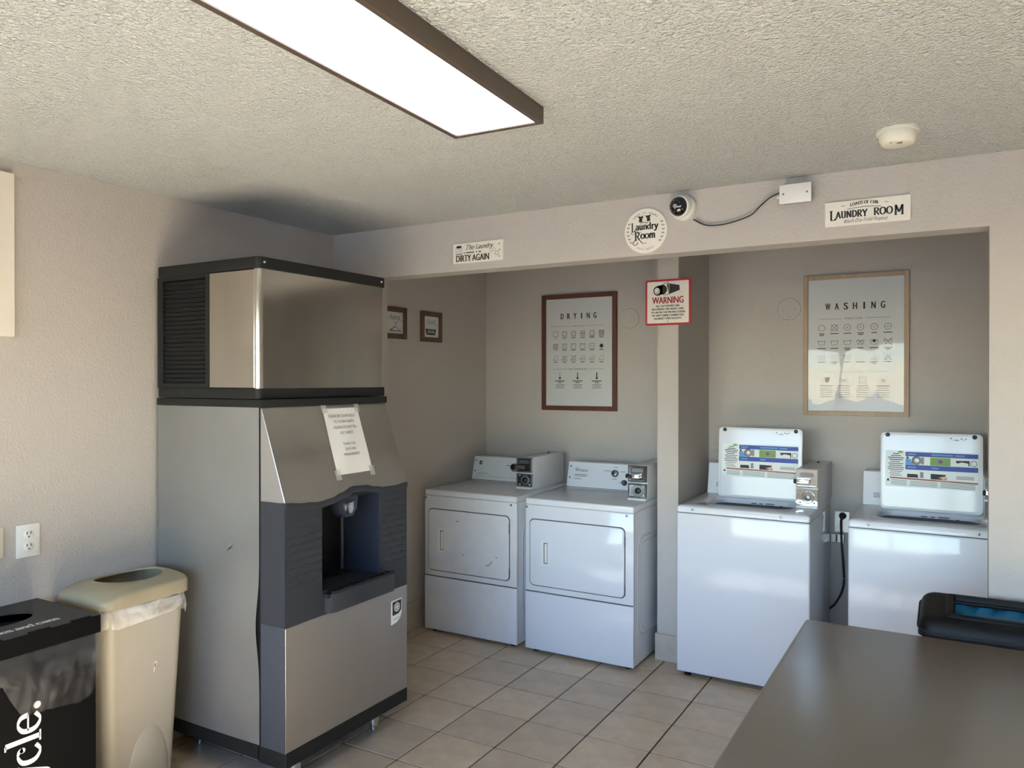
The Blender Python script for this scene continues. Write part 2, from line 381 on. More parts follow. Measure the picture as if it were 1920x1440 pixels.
class Print:
    """flat printing on a plane: origin, right vector u, up vector v; metres"""
    def __init__(self, o, u, v, lift=0.0007):
        self.o, self.u, self.v = Vector(o), Vector(u), Vector(v); self.n = self.u.cross(self.v); self.lift = lift
        self.bms = {}
    def bm(self, m):
        if m not in self.bms: self.bms[m] = (bmesh.new(), len(self.bms))
        return self.bms[m][0]
    def P(self, x, y, k=0): return self.o + self.u * x + self.v * y + self.n * (self.lift * (1 + 0.5 * k))
    def poly(self, m, pts, k=0):
        b = self.bm(m); b.faces.new([b.verts.new(self.P(x, y, k)) for x, y in pts])
    def rect(self, m, x0, x1, y0, y1, k=0): self.poly(m, [(x0, y0), (x1, y0), (x1, y1), (x0, y1)], k)
    def disc(self, m, cx, cy, r, k=0, seg=20, ry=None):
        ry = r if ry is None else ry
        self.poly(m, [(cx + r * math.cos(2 * PI * i / seg), cy + ry * math.sin(2 * PI * i / seg)) for i in range(seg)], k)
    def ribbon(self, m, pts, w0, w1=None, k=0):
        """w0 = width of horizontal strokes, w1 = width of vertical strokes"""
        w1 = w0 if w1 is None else w1
        b = self.bm(m); n = len(pts); L = []; R = []
        for i in range(n):
            a = pts[max(i - 1, 0)]; c = pts[min(i + 1, n - 1)]
            dx, dy = c[0] - a[0], c[1] - a[1]; q = math.hypot(dx, dy) or 1e-9
            f = abs(dy) / q; w = (w0 + (w1 - w0) * f) / 2
            L.append((pts[i][0] - dy / q * w, pts[i][1] + dx / q * w)); R.append((pts[i][0] + dy / q * w, pts[i][1] - dx / q * w))
        lv = [b.verts.new(self.P(x, y, k)) for x, y in L]; rv = [b.verts.new(self.P(x, y, k)) for x, y in R]
        for i in range(n - 1): b.faces.new((lv[i], rv[i], rv[i + 1], lv[i + 1]))
    def line(self, m, x0, y0, x1, y1, w, k=0): self.ribbon(m, [(x0, y0), (x1, y1)], w, w, k)
    def ring(self, m, cx, cy, r, w, k=0, seg=20):
        self.ribbon(m, [(cx + r * math.cos(2 * PI * i / seg), cy + r * math.sin(2 * PI * i / seg)) for i in range(seg + 1)], w, w, k)
    def frame(self, m, cx, cy, h, w, k=0):
        self.line(m, cx - h, cy - h, cx + h, cy - h, w, k); self.line(m, cx - h, cy + h, cx + h, cy + h, w, k)
        self.line(m, cx - h, cy - h, cx - h, cy + h, w, k); self.line(m, cx + h, cy - h, cx + h, cy + h, w, k)
    def text(self, m, s, cx, cy, h, width=None, k=0, rot=0.0, bold=0.0):
        vs, fs = text_mesh(s); b = self.bm(m)
        xs = [p[0] for p in vs]; x0, x1 = min(xs), max(xs)
        sy = h / 0.729; sx = sy if width is None else width / (x1 - x0)
        cr, sr = math.cos(rot), math.sin(rot)
        offs = [(0, 0)] if bold <= 0 else [(-bold, 0), (bold, 0)]
        for ox, oy in offs:
            V = []
            for (x, y) in vs:
                X = (x - (x0 + x1) / 2) * sx + ox; Y = (y * sy - h / 2) + oy
                V.append(b.verts.new(self.P(cx + X * cr - Y * sr, cy + X * sr + Y * cr, k)))
            for f in fs: b.faces.new([V[i] for i in f])
    def strokes(self, m, s, x, y, xh, w0, w1, serif=True, slant=0.0, rot=0.0, track=0.0, sx=1.0, center=False, k=0, arc=None):
        tot = sum(GL[c][0] * sx + track for c in s) * xh
        px = x - tot / 2 if center else x
        if center: x = x - tot / 2
        cr, sr = math.cos(rot), math.sin(rot)
        ox, oy = x, y
        def T(qx, qy):
            X = px + (qx * sx + slant * qy) * xh - ox; Y = qy * xh
            if arc:
                cxm = tot / 2; Y += arc * (1 - ((X - cxm) / (tot / 2)) ** 2)
            return (ox + X * cr - Y * sr, oy + X * sr + Y * cr)
        for c in s:
            adv, st = GL[c]
            for q in st:
                if q[0] == 'l': self.ribbon(m, [T(*p) for p in q[1]], w0, w1, k)
                elif q[0] == 'c': self.ribbon(m, [T(*p) for p in crom(q[1], 5)], w0, w1, k)
                elif q[0] == 's' and serif: self.ribbon(m, [T(q[1] - q[3] / 2, q[2]), T(q[1] + q[3] / 2, q[2])], w0 * 1.05, w0 * 1.05, k)
                elif q[0] == 'o':
                    a = T(q[1], q[2]); self.disc(m, a[0], a[1], max(q[3] * xh, w1 * .55), k, 14)
            px += (adv * sx + track) * xh
        return px
    def build(self, parent, names=None):
        for m, (b, i) in self.bms.items():
            nm = (names or {}).get(m, 'lettering')
            o = finish(nm, b, m, parent, smooth=False)
            o['kind'] = 'stuff'

def structure(o):
    o['kind'] = 'structure'; return o

# ------------------------------------------------------------------ room shell
XL, YH, ZC, ZB, YB = -3.063, 3.27, 2.44, 2.177, 4.904
XR, YR = 2.3, -1.55
HT = 0.118
fl = structure(finish('floor', box(BM(), XL - .1, XR + .1, YR - .1, YB + .1, -0.12, -0.004), 'grout', smooth=False))
# floor tiles, each its own piece near the camera's view, the others one field
PITCH, OX, OY, JW = 0.30378, -2.6774, 3.806, 0.0075
tm = bmesh.new(); hh = (PITCH - JW) / 2
box(tm, -hh, hh, -hh, hh, -0.012, 0.0, 0.0015, 1)
tmesh = []
for mk in ('tile', 'tile_b', 'tile_c'):
    me = bpy.data.meshes.new('tile'); tm.to_mesh(me); me.materials.append(M[mk]); tmesh.append(me)
tm.free()
rest = bmesh.new(); cells = []
for i in range(-2, 18):
    for j in range(-19, 5):
        x0, x1 = OX + i * PITCH, OX + (i + 1) * PITCH; y0, y1 = OY + j * PITCH, OY + (j + 1) * PITCH
        cx0, cx1, cy0, cy1 = max(x0, XL), min(x1, XR), max(y0, YR), min(y1, YB)
        if cx1 - cx0 < 0.02 or cy1 - cy0 < 0.02: continue
        cells.append((cx0, cx1, cy0, cy1))
for (a, b, c, d) in cells:
    if b < 0.45 and d > 1.7:
        o = bpy.data.objects.new('tile', random.choice(tmesh)); COL.objects.link(o); o.parent = fl
        o.location = ((a + b) / 2, (c + d) / 2, random.uniform(-.0006, .0006))
        o.scale = ((b - a - JW) / (PITCH - JW), (d - c - JW) / (PITCH - JW), 1)
    else:
        box(rest, a + JW / 2, b - JW / 2, c + JW / 2, d - JW / 2, -0.012, 0.0)
o = finish('tile_field', rest, 'tile', fl, smooth=False); o['kind'] = 'stuff'

structure(finish('ceiling', box(BM(), XL - .1, XR + .1, YR - .1, YB + .1, ZC, ZC + .1), 'ceil', smooth=False))
structure(finish('wall_left', box(BM(), XL - .12, XL, YR - .1, YB + .12, -.05, ZC + .05), 'wall', smooth=False))
structure(finish('wall_back', box(BM(), XL, .42, YB, YB + .12, -.05, ZC + .05), 'wall', smooth=False))
b = BM(); box(b, XL, .098, YH, YH + HT, ZB, ZC); box(b, .098, XR, YH, YH + HT, 0, ZC); box(b, XL, -2.771, YH, YH + HT, 0, ZB)
structure(finish('wall_front', b, 'wall', smooth=False))
structure(finish('wall_alcove_right', box(BM(), .30, .42, YH + HT, YB, 0, ZC), 'wall', smooth=False))
structure(finish('wall_divider', box(BM(), -1.507, -1.382, 4.283, YB, 0, ZC), 'wall', smooth=False))
structure(finish('wall_right', box(BM(), XR, XR + .12, YR - .1, YH + HT, -.05, ZC + .05), 'wall', smooth=False))
# rear wall with one wide window
WX0, WX1, WZ0, WZ1 = -2.72, 1.25, 0.90, 2.12
b = BM(); box(b, XL, WX0, YR - .12, YR, 0, ZC); box(b, WX1, XR, YR - .12, YR, 0, ZC)
box(b, WX0, WX1, YR - .12, YR, 0, WZ0); box(b, WX0, WX1, YR - .12, YR, WZ1, ZC)
structure(finish('wall_rear', b, 'wall', smooth=False))
b = BM()
for (x0, x1) in ((WX0, WX0 + .05), (WX1 - .05, WX1)): box(b, x0, x1, YR - .09, YR - .03, WZ0, WZ1)
for (z0, z1) in ((WZ0, WZ0 + .05), (WZ1 - .05, WZ1)): box(b, WX0 + .05, WX1 - .05, YR - .09, YR - .03, z0, z1)
wf = structure(finish('window_1', b, 'alum', smooth=False))
third = (WX1 - WX0) / 3
for k in (1, 2):
    finish('mullion', box(BM(), WX0 + k * third - .035, WX0 + k * third + .035, YR - .09, YR - .03, WZ0 + .05, WZ1 - .05), 'alum', wf, smooth=False)
for k in range(3):
    a0 = WX0 + k * third + (.05 if k == 0 else .035); a1 = WX0 + (k + 1) * third - (.05 if k == 2 else .035)
    finish('pane', box(BM(), a0, a1, YR - .062, YR - .058, WZ0 + .05, WZ1 - .05), 'pane', wf, smooth=False)
g = finish('exterior_ground', box(BM(), -40, 40, -60, YR - .13, -.3, -.12), 'ext', smooth=False); structure(g)

# baseboards
def baseboard(name, boxes):
    b = BM()
    for q in boxes: box(b, *q, 0.003, 1)
    structure(finish(name, b, 'base'))
baseboard('baseboard_left', [(XL, XL + .012, YR, YB, 0, .185)])
baseboard('baseboard_divider', [(-1.518, -1.372, 4.271, 4.283, 0, .155), (-1.518, -1.507, 4.283, YB, 0, .155), (-1.382, -1.372, 4.283, YB, 0, .155)])
baseboard('baseboard_right', [(.098, XR, YH - .012, YH, 0, .155)])
baseboard('baseboard_back', [(XL + .012, -1.519, YB - .012, YB, 0, .155), (-1.371, .30, YB - .012, YB, 0, .155)])

# ------------------------------------------------------------------ ice machine
Y0, Y1 = 2.135, 2.903
XB, XH, XF = -3.03, -2.40, -2.255
ice = thing('ice_machine', 'tall stainless steel ice machine with black dispenser alcove against left wall', 'ice machine', (-2.70, 2.52, 0))
# head unit
Y1 = 2.915
b = BM(); box(b, XB, XH - .02, Y0 + .012, Y1 - .012, 1.585, 2.07); finish('head_body', b, 'blk', ice)
cap = finish('top_cap', prism(BM(), rrect((XB + XH + .006) / 2, (Y0 + Y1) / 2, (XH + .006 - XB) / 2, (Y1 - Y0) / 2 + .004, .022, 5), 2.066, 2.113, 'z', .004), 'blk', ice)
for yy in (Y0 + .03, Y1 - .03):
    finish('screw', lathe(BM(), (XH + .006, yy, 2.092), (1, 0, 0), [(0, .006), (.002, .005), (.003, .001)], 10), 'chrome', cap)
finish('base_trim', prism(BM(), rrect((XB + XH + .006) / 2, (Y0 + Y1) / 2, (XH + .006 - XB) / 2, (Y1 - Y0) / 2 + .004, .022, 5), 1.545, 1.587, 'z', .004), 'blk', ice)
# front stainless wrap: front face with rounded vertical corners
arc = []
r = .024
for k in range(7):
    a = math.radians(-90 + 90 * k / 6); arc.append((XH - r + r * math.cos(a), Y0 + .004 + r + r * math.sin(a)))
for k in range(7):
    a = math.radians(90 * k / 6); arc.append((XH - r + r * math.cos(a), Y1 - .004 - r + r * math.sin(a)))
inner = [(XH - .03, Y1 - .03), (XH - .03, Y0 + .03)]
finish('front_panel', prism(BM(), arc + inner, 1.587, 2.066, 'z'), 'steel', ice, angle=50)
finish('side_panel', box(BM(), -2.692, -2.426, Y0 + .003, Y0 + .013, 1.588, 2.064, .002, 1), 'steel', ice)
finish('side_panel', box(BM(), -2.692, -2.426, Y1 - .013, Y1 - .003, 1.588, 2.064, .002, 1), 'steel', ice)
b = BM()
box(b, XB, -2.992, Y0 + .002, Y0 + .02, 1.587, 2.066); box(b, -2.716, -2.693, Y0 + .002, Y0 + .02, 1.587, 2.066)
box(b, -2.992, -2.716, Y0 + .002, Y0 + .02, 1.587, 1.606); box(b, -2.992, -2.716, Y0 + .002, Y0 + .02, 2.048, 2.066)
box(b, -2.992, -2.716, Y0 + .03, Y0 + .036, 1.6, 2.055)
grille = finish('grille_frame', b, 'blk', ice, smooth=False)
ns = 24; sm = None
for k in range(ns):
    z = 1.612 + k * (2.044 - 1.612) / (ns - 1)
    b = BM()
    prism(b, [(Y0 + .003, z - .004), (Y0 + .007, z - .007), (Y0 + .027, z + .005), (Y0 + .023, z + .009)], -2.992, -2.716, 'x')
    finish('slat', b, 'blk', grille, smooth=False)
# dispenser cabinet
Y1 = 2.903
b = BM(); XK = XH - .085
box(b, XB, XK - .012, Y0 + .012, Y1 - .012, .17, 1.512)
box(b, XK - .012, XH, Y0 + .012, 2.328, .17, 1.512); box(b, XK - .012, XH, 2.714, Y1 - .012, .17, 1.512)
box(b, XK - .012, XH, 2.328, 2.714, .17, .722); box(b, XK - .012, XH, 2.328, 2.714, 1.17, 1.512)
finish('cabinet_core', b, 'blk', ice, smooth=False)
finish('cabinet_top_trim', prism(BM(), [(XB, Y0 - .002), (XH - .012, Y0 - .002), (XH + .012, Y0 - .002), (XH + .022, Y0 + .02), (XH + .022, Y1 + .0), (XB, Y1 + .0)], 1.512, 1.543, 'z', .003), 'blk', ice)
# side sheet with a shallow dent along its front edge
b = BM(); nx, nz = 14, 36; g_ = []
for i in range(nx + 1):
    col_ = []
    for j in range(nz + 1):
        u, v = i / nx, j / nz
        x = XB + (XH + .0 - XB) * u; z = .168 + (1.511 - .168) * v
        bul = math.exp(-((z - .62) / .13) ** 2) * max(0, (u - .45) / .55) ** 1.5
        dent = .010 * bul + .004 * math.sin(z * 5.1 + 1) * math.sin(PI * u) + .003 * math.exp(-((z - .9) / .1) ** 2) * math.sin(PI * u)
        x -= .010 * math.exp(-((z - .66) / .12) ** 2) * (u ** 6)
        col_.append(b.verts.new((x, Y0 + .004 - dent, z)))
    g_.append(col_)
for i in range(nx):
    for j in range(nz): b.faces.new((g_[i][j], g_[i + 1][j], g_[i + 1][j + 1], g_[i][j + 1]))
bmesh.ops.solidify(b, geom=b.faces[:], thickness=-.004)
bmesh.ops.recalc_face_normals(b, faces=b.faces[:])
finish('side_sheet', b, 'steel_dull', ice, angle=60)
finish('side_sheet', box(BM(), XB, XH, Y1 - .012, Y1 - .004, .168, 1.511), 'steel_dull', ice)
finish('side_kick', box(BM(), XB, XH, Y0 + .004, Y1 - .004, .105, .168, .003, 1), 'blk', ice)
finish('edge_seal', box(BM(), XH - .001, XH + .0115, Y0 + .007, Y0 + .05, .105, 1.511), 'dark', ice, smooth=False)
# sloping upper front: lower edge follows a wave
def wave(y):
    t = (y - Y0) / (Y1 - Y0)
    pts = [(0, 1.140), (.15, 1.128), (.25, 1.122), (.34, 1.128), (.42, 1.143), (.52, 1.160), (.62, 1.156), (.70, 1.143), (.78, 1.134), (.88, 1.132), (1.0, 1.138)]
    for (a, za), (c, zc) in zip(pts, pts[1:]):
        if t <= c + 1e-6:
            s = (t - a) / (c - a); s = s * s * (3 - 2 * s); return za + (zc - za) * s
    return pts[-1][1]
def slope_x(z): return XH + .012 + (XF - XH - .012) * (1.511 - z) / (1.511 - 1.135) if z > 1.135 else XF
ny = 44
ys = [Y0 + .004 + (Y1 - Y0 - .008) * i / ny for i in range(ny + 1)]
b = BM(); top = []; bot = []; tb = []; bb2 = []
for y in ys:
    z = wave(y); top.append((slope_x(1.511), y, 1.511)); bot.append((slope_x(z), y, z))
A = [b.verts.new(p) for p in top]; Bv = [b.verts.new(p) for p in bot]
A2 = [b.verts.new((XH + .010, y, 1.511)) for y in ys]; B2 = [b.verts.new((XH + .010, y, wave(y))) for y in ys]
for i in range(ny):
    b.faces.new((A[i], Bv[i], Bv[i + 1], A[i + 1])); b.faces.new((A2[i], A2[i + 1], B2[i + 1], B2[i]))
    b.faces.new((Bv[i], B2[i], B2[i + 1], Bv[i + 1])); b.faces.new((A[i], A[i + 1], A2[i + 1], A2[i]))
b.faces.new((A[0], A2[0], B2[0], Bv[0])); b.faces.new((A[-1], Bv[-1], B2[-1], A2[-1]))
bmesh.ops.recalc_face_normals(b, faces=b.faces[:])
slopep = finish('sloped_panel', b, 'steel_grey', ice, angle=30)
finish('edge_trim', tube(BM(), [(slope_x(1.505) + .001, Y0 + .004, 1.505), (slope_x(1.145) + .001, Y0 + .004, 1.145)], .0016, 6), 'steel_edge', slopep)
# wavy lip under the sloped panel
b = BM(); loops = []
for y in ys:
    z = wave(y)
    loops.append([(XF + .002, y, z + .002), (XF + .006, y, z - .006), (XF + .004, y, z - .024), (XF - .02, y, z - .028), (XF - .02, y, z + .002)])
loft(b, loops, True, True); finish('wave_lip', b, 'char', ice, angle=40)
# dispenser front (charcoal) with alcove opening
OYL, OYR, OZB = 2.339, 2.703, .752
b = BM()
box(b, XH + .012, XF, Y0 + .004, OYL, .655, 1.115); box(b, XH + .012, XF, OYR, Y1 - .004, .655, 1.125)
box(b, XH + .012, XF, OYL, OYR, .655, OZB)
front = finish('dispenser_front', b, 'char', ice, smooth=False)
for (ya, yb) in ((Y0 + .012, OYL - .004), (OYR + .006, Y1 - .012)):
    for k in range(10):
        z = .80 + k * .031
        b = BM(); n = 8; loops = []
        for i in range(n + 1):
            y = ya + (yb - ya) * i / n; zz = z + .004 * math.sin(i * 1.9 + k * 2.1)
            loops.append([(XF - .001, y, zz - .012), (XF + .0035, y, zz - .009), (XF + .001, y, zz + .014), (XF - .001, y, zz + .014)])
        loft(b, loops, True, True); finish('rib', b, 'char', front)
finish('side_skin', prism(BM(), [(XH + .012, .657), (XF - .001, .657), (XF - .001, 1.139), (slope_x(1.14), 1.14), (XH + .012, 1.14)], Y0 + .001, Y0 + .0045, 'y'), 'char', ice, smooth=False)
b = BM()
box(b, XK - .010, XK, OYL - .01, OYR + .01, OZB - .02, 1.16)          # back of recess
recess = finish('recess_back', b, 'dark', ice, smooth=False)
finish('recess_side', box(BM(), XK, XF - .004, OYL - .008, OYL + .0015, OZB - .01, 1.11), 'dark', ice, smooth=False)
finish('recess_side', box(BM(), XK, XF - .004, OYR - .0015, OYR + .008, OZB - .01, 1.12), 'navy', ice, smooth=False)
finish('recess_top', box(BM(), XK, XF - .004, OYL, OYR, 1.118, 1.13), 'dark', ice, smooth=False)
chute = finish('ice_chute', prism(BM(), [(2.455, 1.12), (2.585, 1.12), (2.575, 1.06), (2.548, 1.03), (2.502, 1.03), (2.470, 1.06)], XF - .075, XF - .02, 'x', .004), 'navy', ice)
finish('dispense_lever', prism(BM(), [(2.494, 1.093), (2.540, 1.097), (2.538, 1.062), (2.526, 1.046), (2.506, 1.046), (2.496, 1.062)], XF - .024, XF - .006, 'x', .004), 'chrome', chute)
finish('vertical_rod', lathe(BM(), (XK + .03, 2.675, OZB), (0, 0, 1), [(0, .010), (.30, .010)], 12), 'char', recess)
# drip tray
tray = finish('drip_tray', prism(BM(), [(XF - .05, 2.352), (XF + .028, 2.352), (XF + .040, 2.372), (XF + .040, 2.752), (XF + .030, 2.768), (XF - .05, 2.768)], .662, .742, 'z', .004), 'char', ice)
finish('tray_lip', prism(BM(), [(XF + .034, 2.360), (XF + .042, 2.372), (XF + .042, 2.756), (XF + .034, 2.764)], .742, .752, 'z'), 'blk', tray)
for k in range(12):
    y = 2.372 + k * .0335
    finish('grate_bar', box(BM(), XK + .005, XF + .033, y, y + .010, .744, .752), 'dark', tray, smooth=False)
for xx in (XF - .16, XF - .10, XF - .04, XF + .026):
    finish('grate_bar', box(BM(), xx, xx + .008, 2.365, 2.765, .742, .749), 'dark', tray, smooth=False)
finish('tray_well', box(BM(), XK + .002, XF + .030, 2.342, 2.700, .728, .7435), 'dark', tray, smooth=False)
# lower panel
finish('lower_panel', box(BM(), XH + .012, XF, Y0 + .004, Y1 - .002, .166, .655, .002, 1), 'steel_grey', ice)
finish('lower_side', box(BM(), XH + .012, XF - .0015, Y0 + .001, Y0 + .0045, .168, .656), 'charside', ice, smooth=False)
finish('edge_trim', tube(BM(), [(XF + .0005, Y0 + .003, .168), (XF + .0005, Y0 + .003, .652)], .0014, 6), 'steel_edge', ice)
kick = finish('kick_plate', box(BM(), XH - .01, XF + .001, Y0 + .004, Y1 - .002, .105, .166, .002, 1), 'blk', ice)
finish('under_rail', box(BM(), XH - .02, XF - .03, Y0 + .02, Y1 - .02, .09, .105), 'dark', ice, smooth=False)
for (lx, ly) in ((-2.345, 2.275), (-2.345, 2.765), (-2.93, 2.275), (-2.93, 2.765)):
    finish('leg', lathe(BM(), (lx, ly, 0), (0, 0, 1), [(0, .018), (.004, .021), (.022, .021), (.025, .024), (.106, .024)], 16), 'chrome', ice)
# maker's badge
bd = finish('badge', prism(BM(), [(2.783, .600), (2.858, .603), (2.858, .535), (2.845, .510), (2.82, .496), (2.783, .492)], XF, XF + .002, 'x'), 'wplast', ice, smooth=False)
P = Print((XF + .002, 2.783, .49), (0, 1, 0), (0, 0, 1))
P.poly('navy', [(.006, .105), (.070, .107), (.070, .060), (.050, .045), (.006, .042)])
for a in range(6):
    an = a * PI / 3; P.line('white_text', .039, .077, .039 + .022 * math.cos(an), .077 + .022 * math.sin(an), .007, 1)
    for s in (-.6, .6): P.line('white_text', .039 + .013 * math.cos(an), .077 + .013 * math.sin(an), .039 + .023 * math.cos(an + s), .077 + .023 * math.sin(an + s), .004, 1)
P.text('ink_soft', 'Manitowoc', .036, .026, .008, .048, rot=.1)
P.build(bd, {'navy': 'emblem_field', 'white_text': 'emblem', 'ink_soft': 'lettering'})

# paper notice taped on the slope
sl = Vector((XF - XH - .012, 0, 1.135 - 1.511)).normalized()
up = -sl; nrm = Vector((0, 1, 0)).cross(up).normalized()
c0 = Vector((slope_x(1.495), 2.468, 1.495))
pw, ph = .225, .298
po = c0 + nrm * .0015 + sl * ph
nt = thing('paper_notice', 'white paper notice taped to the front of the ice machine', 'notice', tuple(po))
b = BM(); gx, gy = 10, 14; G = []
for i in range(gx + 1):
    col_ = []
    for j in range(gy + 1):
        u, v = i / gx, j / gy
        w = .0015 + .0028 * abs(math.sin(u * 5 + v * 4)) * math.sin(PI * u) * math.sin(PI * v) + .001 * math.sin(9 * u - 5 * v)
        col_.append(b.verts.new(po + Vector((0, 1, 0)) * (pw * u + (1 - v) * -.010) + up * (ph * v) + nrm * max(w, .0006)))
    G.append(col_)
for i in range(gx):
    for j in range(gy): b.faces.new((G[i][j], G[i + 1][j], G[i + 1][j + 1], G[i][j + 1]))
sheet = finish('sheet', b, 'paper', nt, angle=80)
P = Print(po + nrm * .0048, (0, 1, 0), tuple(up), .0004)
for s, yy, ww, dx in (('PLEASE BE COURTEOUS', .262, .165, -.004), ('TO OTHER GUESTS', .236, .130, 0), ('PLEASE DO NOT FILL', .210, .145, .002), ('ICE CHESTS', .184, .080, 0), ('THANK YOU', .134, .078, -.002), ('DAYS INN', .110, .066, -.002), ('MANAGEMENT', .086, .100, -.002)):
    P.text('ink_soft', s, pw / 2 + dx - .002, yy, .0125, ww)
P.build(nt)
for (u, v) in ((.03, 1.0), (.96, 1.0), (.0, .0), (.97, .0)):
    q = po + Vector((0, 1, 0)) * (pw * u - (1 - v) * .01) + up * (ph * v) + nrm * .0055
    b = BM(); e1 = Vector((0, 1, 0)) * .016; e2 = up * .022
    vs = [b.verts.new(q + s1 * e1 + s2 * e2 + nrm * t) for t in (0, .0004) for s1, s2 in ((-1, -1), (1, -1), (1, 1), (-1, 1))]
    for f in ((3, 2, 1, 0), (4, 5, 6, 7), (0, 1, 5, 4), (1, 2, 6, 5), (2, 3, 7, 6), (3, 0, 4, 7)): b.faces.new([vs[i] for i in f])
    finish('tape', b, 'tape', nt, smooth=False)

# ------------------------------------------------------------------ dryers and washers
def coin_meter(root, x0, x1, yf, z0, z1, yb, kind):
    """box with a two-storey chrome face; kind: 'dark', 'chrome', 'washer'"""
    body = finish('coin_meter', prism(BM(), [(yf, z0), (yb, z0), (yb, z1), (yf + .012, z1), (yf + .005, z1 - .09), (yf + .012, z1 - .1)], x0, x1, 'x', .003), 'enamel_old', root)
    zm = z0 + (z1 - z0) * .50; w = x1 - x0; cx = (x0 + x1) / 2
    b = BM(); t = .009
    def ringbox(a0, a1, c0, c1, y0, y1):
        box(b, a0, a0 + t, y0, y1, c0, c1); box(b, a1 - t, a1, y0, y1, c0, c1); box(b, a0 + t, a1 - t, y0, y1, c0, c0 + t); box(b, a0 + t, a1 - t, y0, y1, c1 - t, c1)
    ringbox(x0 + .001, x1 - .001, zm + .006, z1 - .001, yf - .012, yf + .012)
    ringbox(x0 + .001, x1 - .001, z0 + .014, zm - .004, yf - .012, yf + .012)
    finish('chrome_frame', b, 'chrome', body, smooth=False)
    finish('face_plate', box(BM(), x0 + t, x1 - t, yf - .004, yf + .012, zm + .014, z1 - .008), 'dark' if kind == 'dark' else 'chrome', body, smooth=False)
    finish('lock_plate', box(BM(), x0 + t, x1 - t, yf - .003, yf + .012, z0 + .022, zm - .012), 'dark' if kind == 'dark' else ('galv' if kind == 'chrome' else 'chrome'), body, smooth=False)
    finish('sill', box(BM(), x0, x1, yf - .018, yf + .01, z0, z0 + .013, .003, 1), 'wplast', body)
    zs = zm + .040
    sl_ = finish('coin_slide', box(BM(), x0 + .004, cx + .016, yf - .034, yf - .012, zs - .013, zs + .013, .004, 2), 'chrome' if kind != 'dark' else 'bronze', body)
    finish('slide_handle', lathe(BM(), (x0 + .006, yf - .024, zs), (-1, 0, 0), [(0, .009), (.005, .013), (.011, .013), (.014, .008)], 14), 'cordblk', sl_)
    finish('price_plate', box(BM(), cx - .034, cx + .034, yf - .007, yf - .004, z1 - .040, z1 - .018), 'gplast' if kind != 'dark' else 'seam', body, smooth=False)
    zc = (z0 + zm) / 2 + .006
    lk = finish('lock_ring', lathe(BM(), (cx + .006, yf - .003, zc), (0, -1, 0), [(0, .032), (.005, .032), (.008, .028), (.008, .021), (.002, .020)], 24), 'chrome' if kind == 'washer' else 'galv', body)
    finish('lock_core', lathe(BM(), (cx + .006, yf - .004, zc), (0, -1, 0), [(0, .019), (.010, .017), (.014, .008), (.015, .0)], 18), 'dark' if kind != 'washer' else 'galv', lk)
    for (sx, sz) in ((-.034, .028), (-.034, -.028), (.036, -.028)):
        finish('bolt', lathe(BM(), (cx + sx, yf - .003, zc + sz), (0, -1, 0), [(0, .006), (.004, .005), (.006, .001)], 8), 'chrome', body)
    finish('top_screw', lathe(BM(), (cx, yb - .12, z1), (0, 0, 1), [(0, .008), (.006, .008), (.008, .004)], 10), 'cordblk' if kind != 'chrome' else 'chrome', body)
    return body

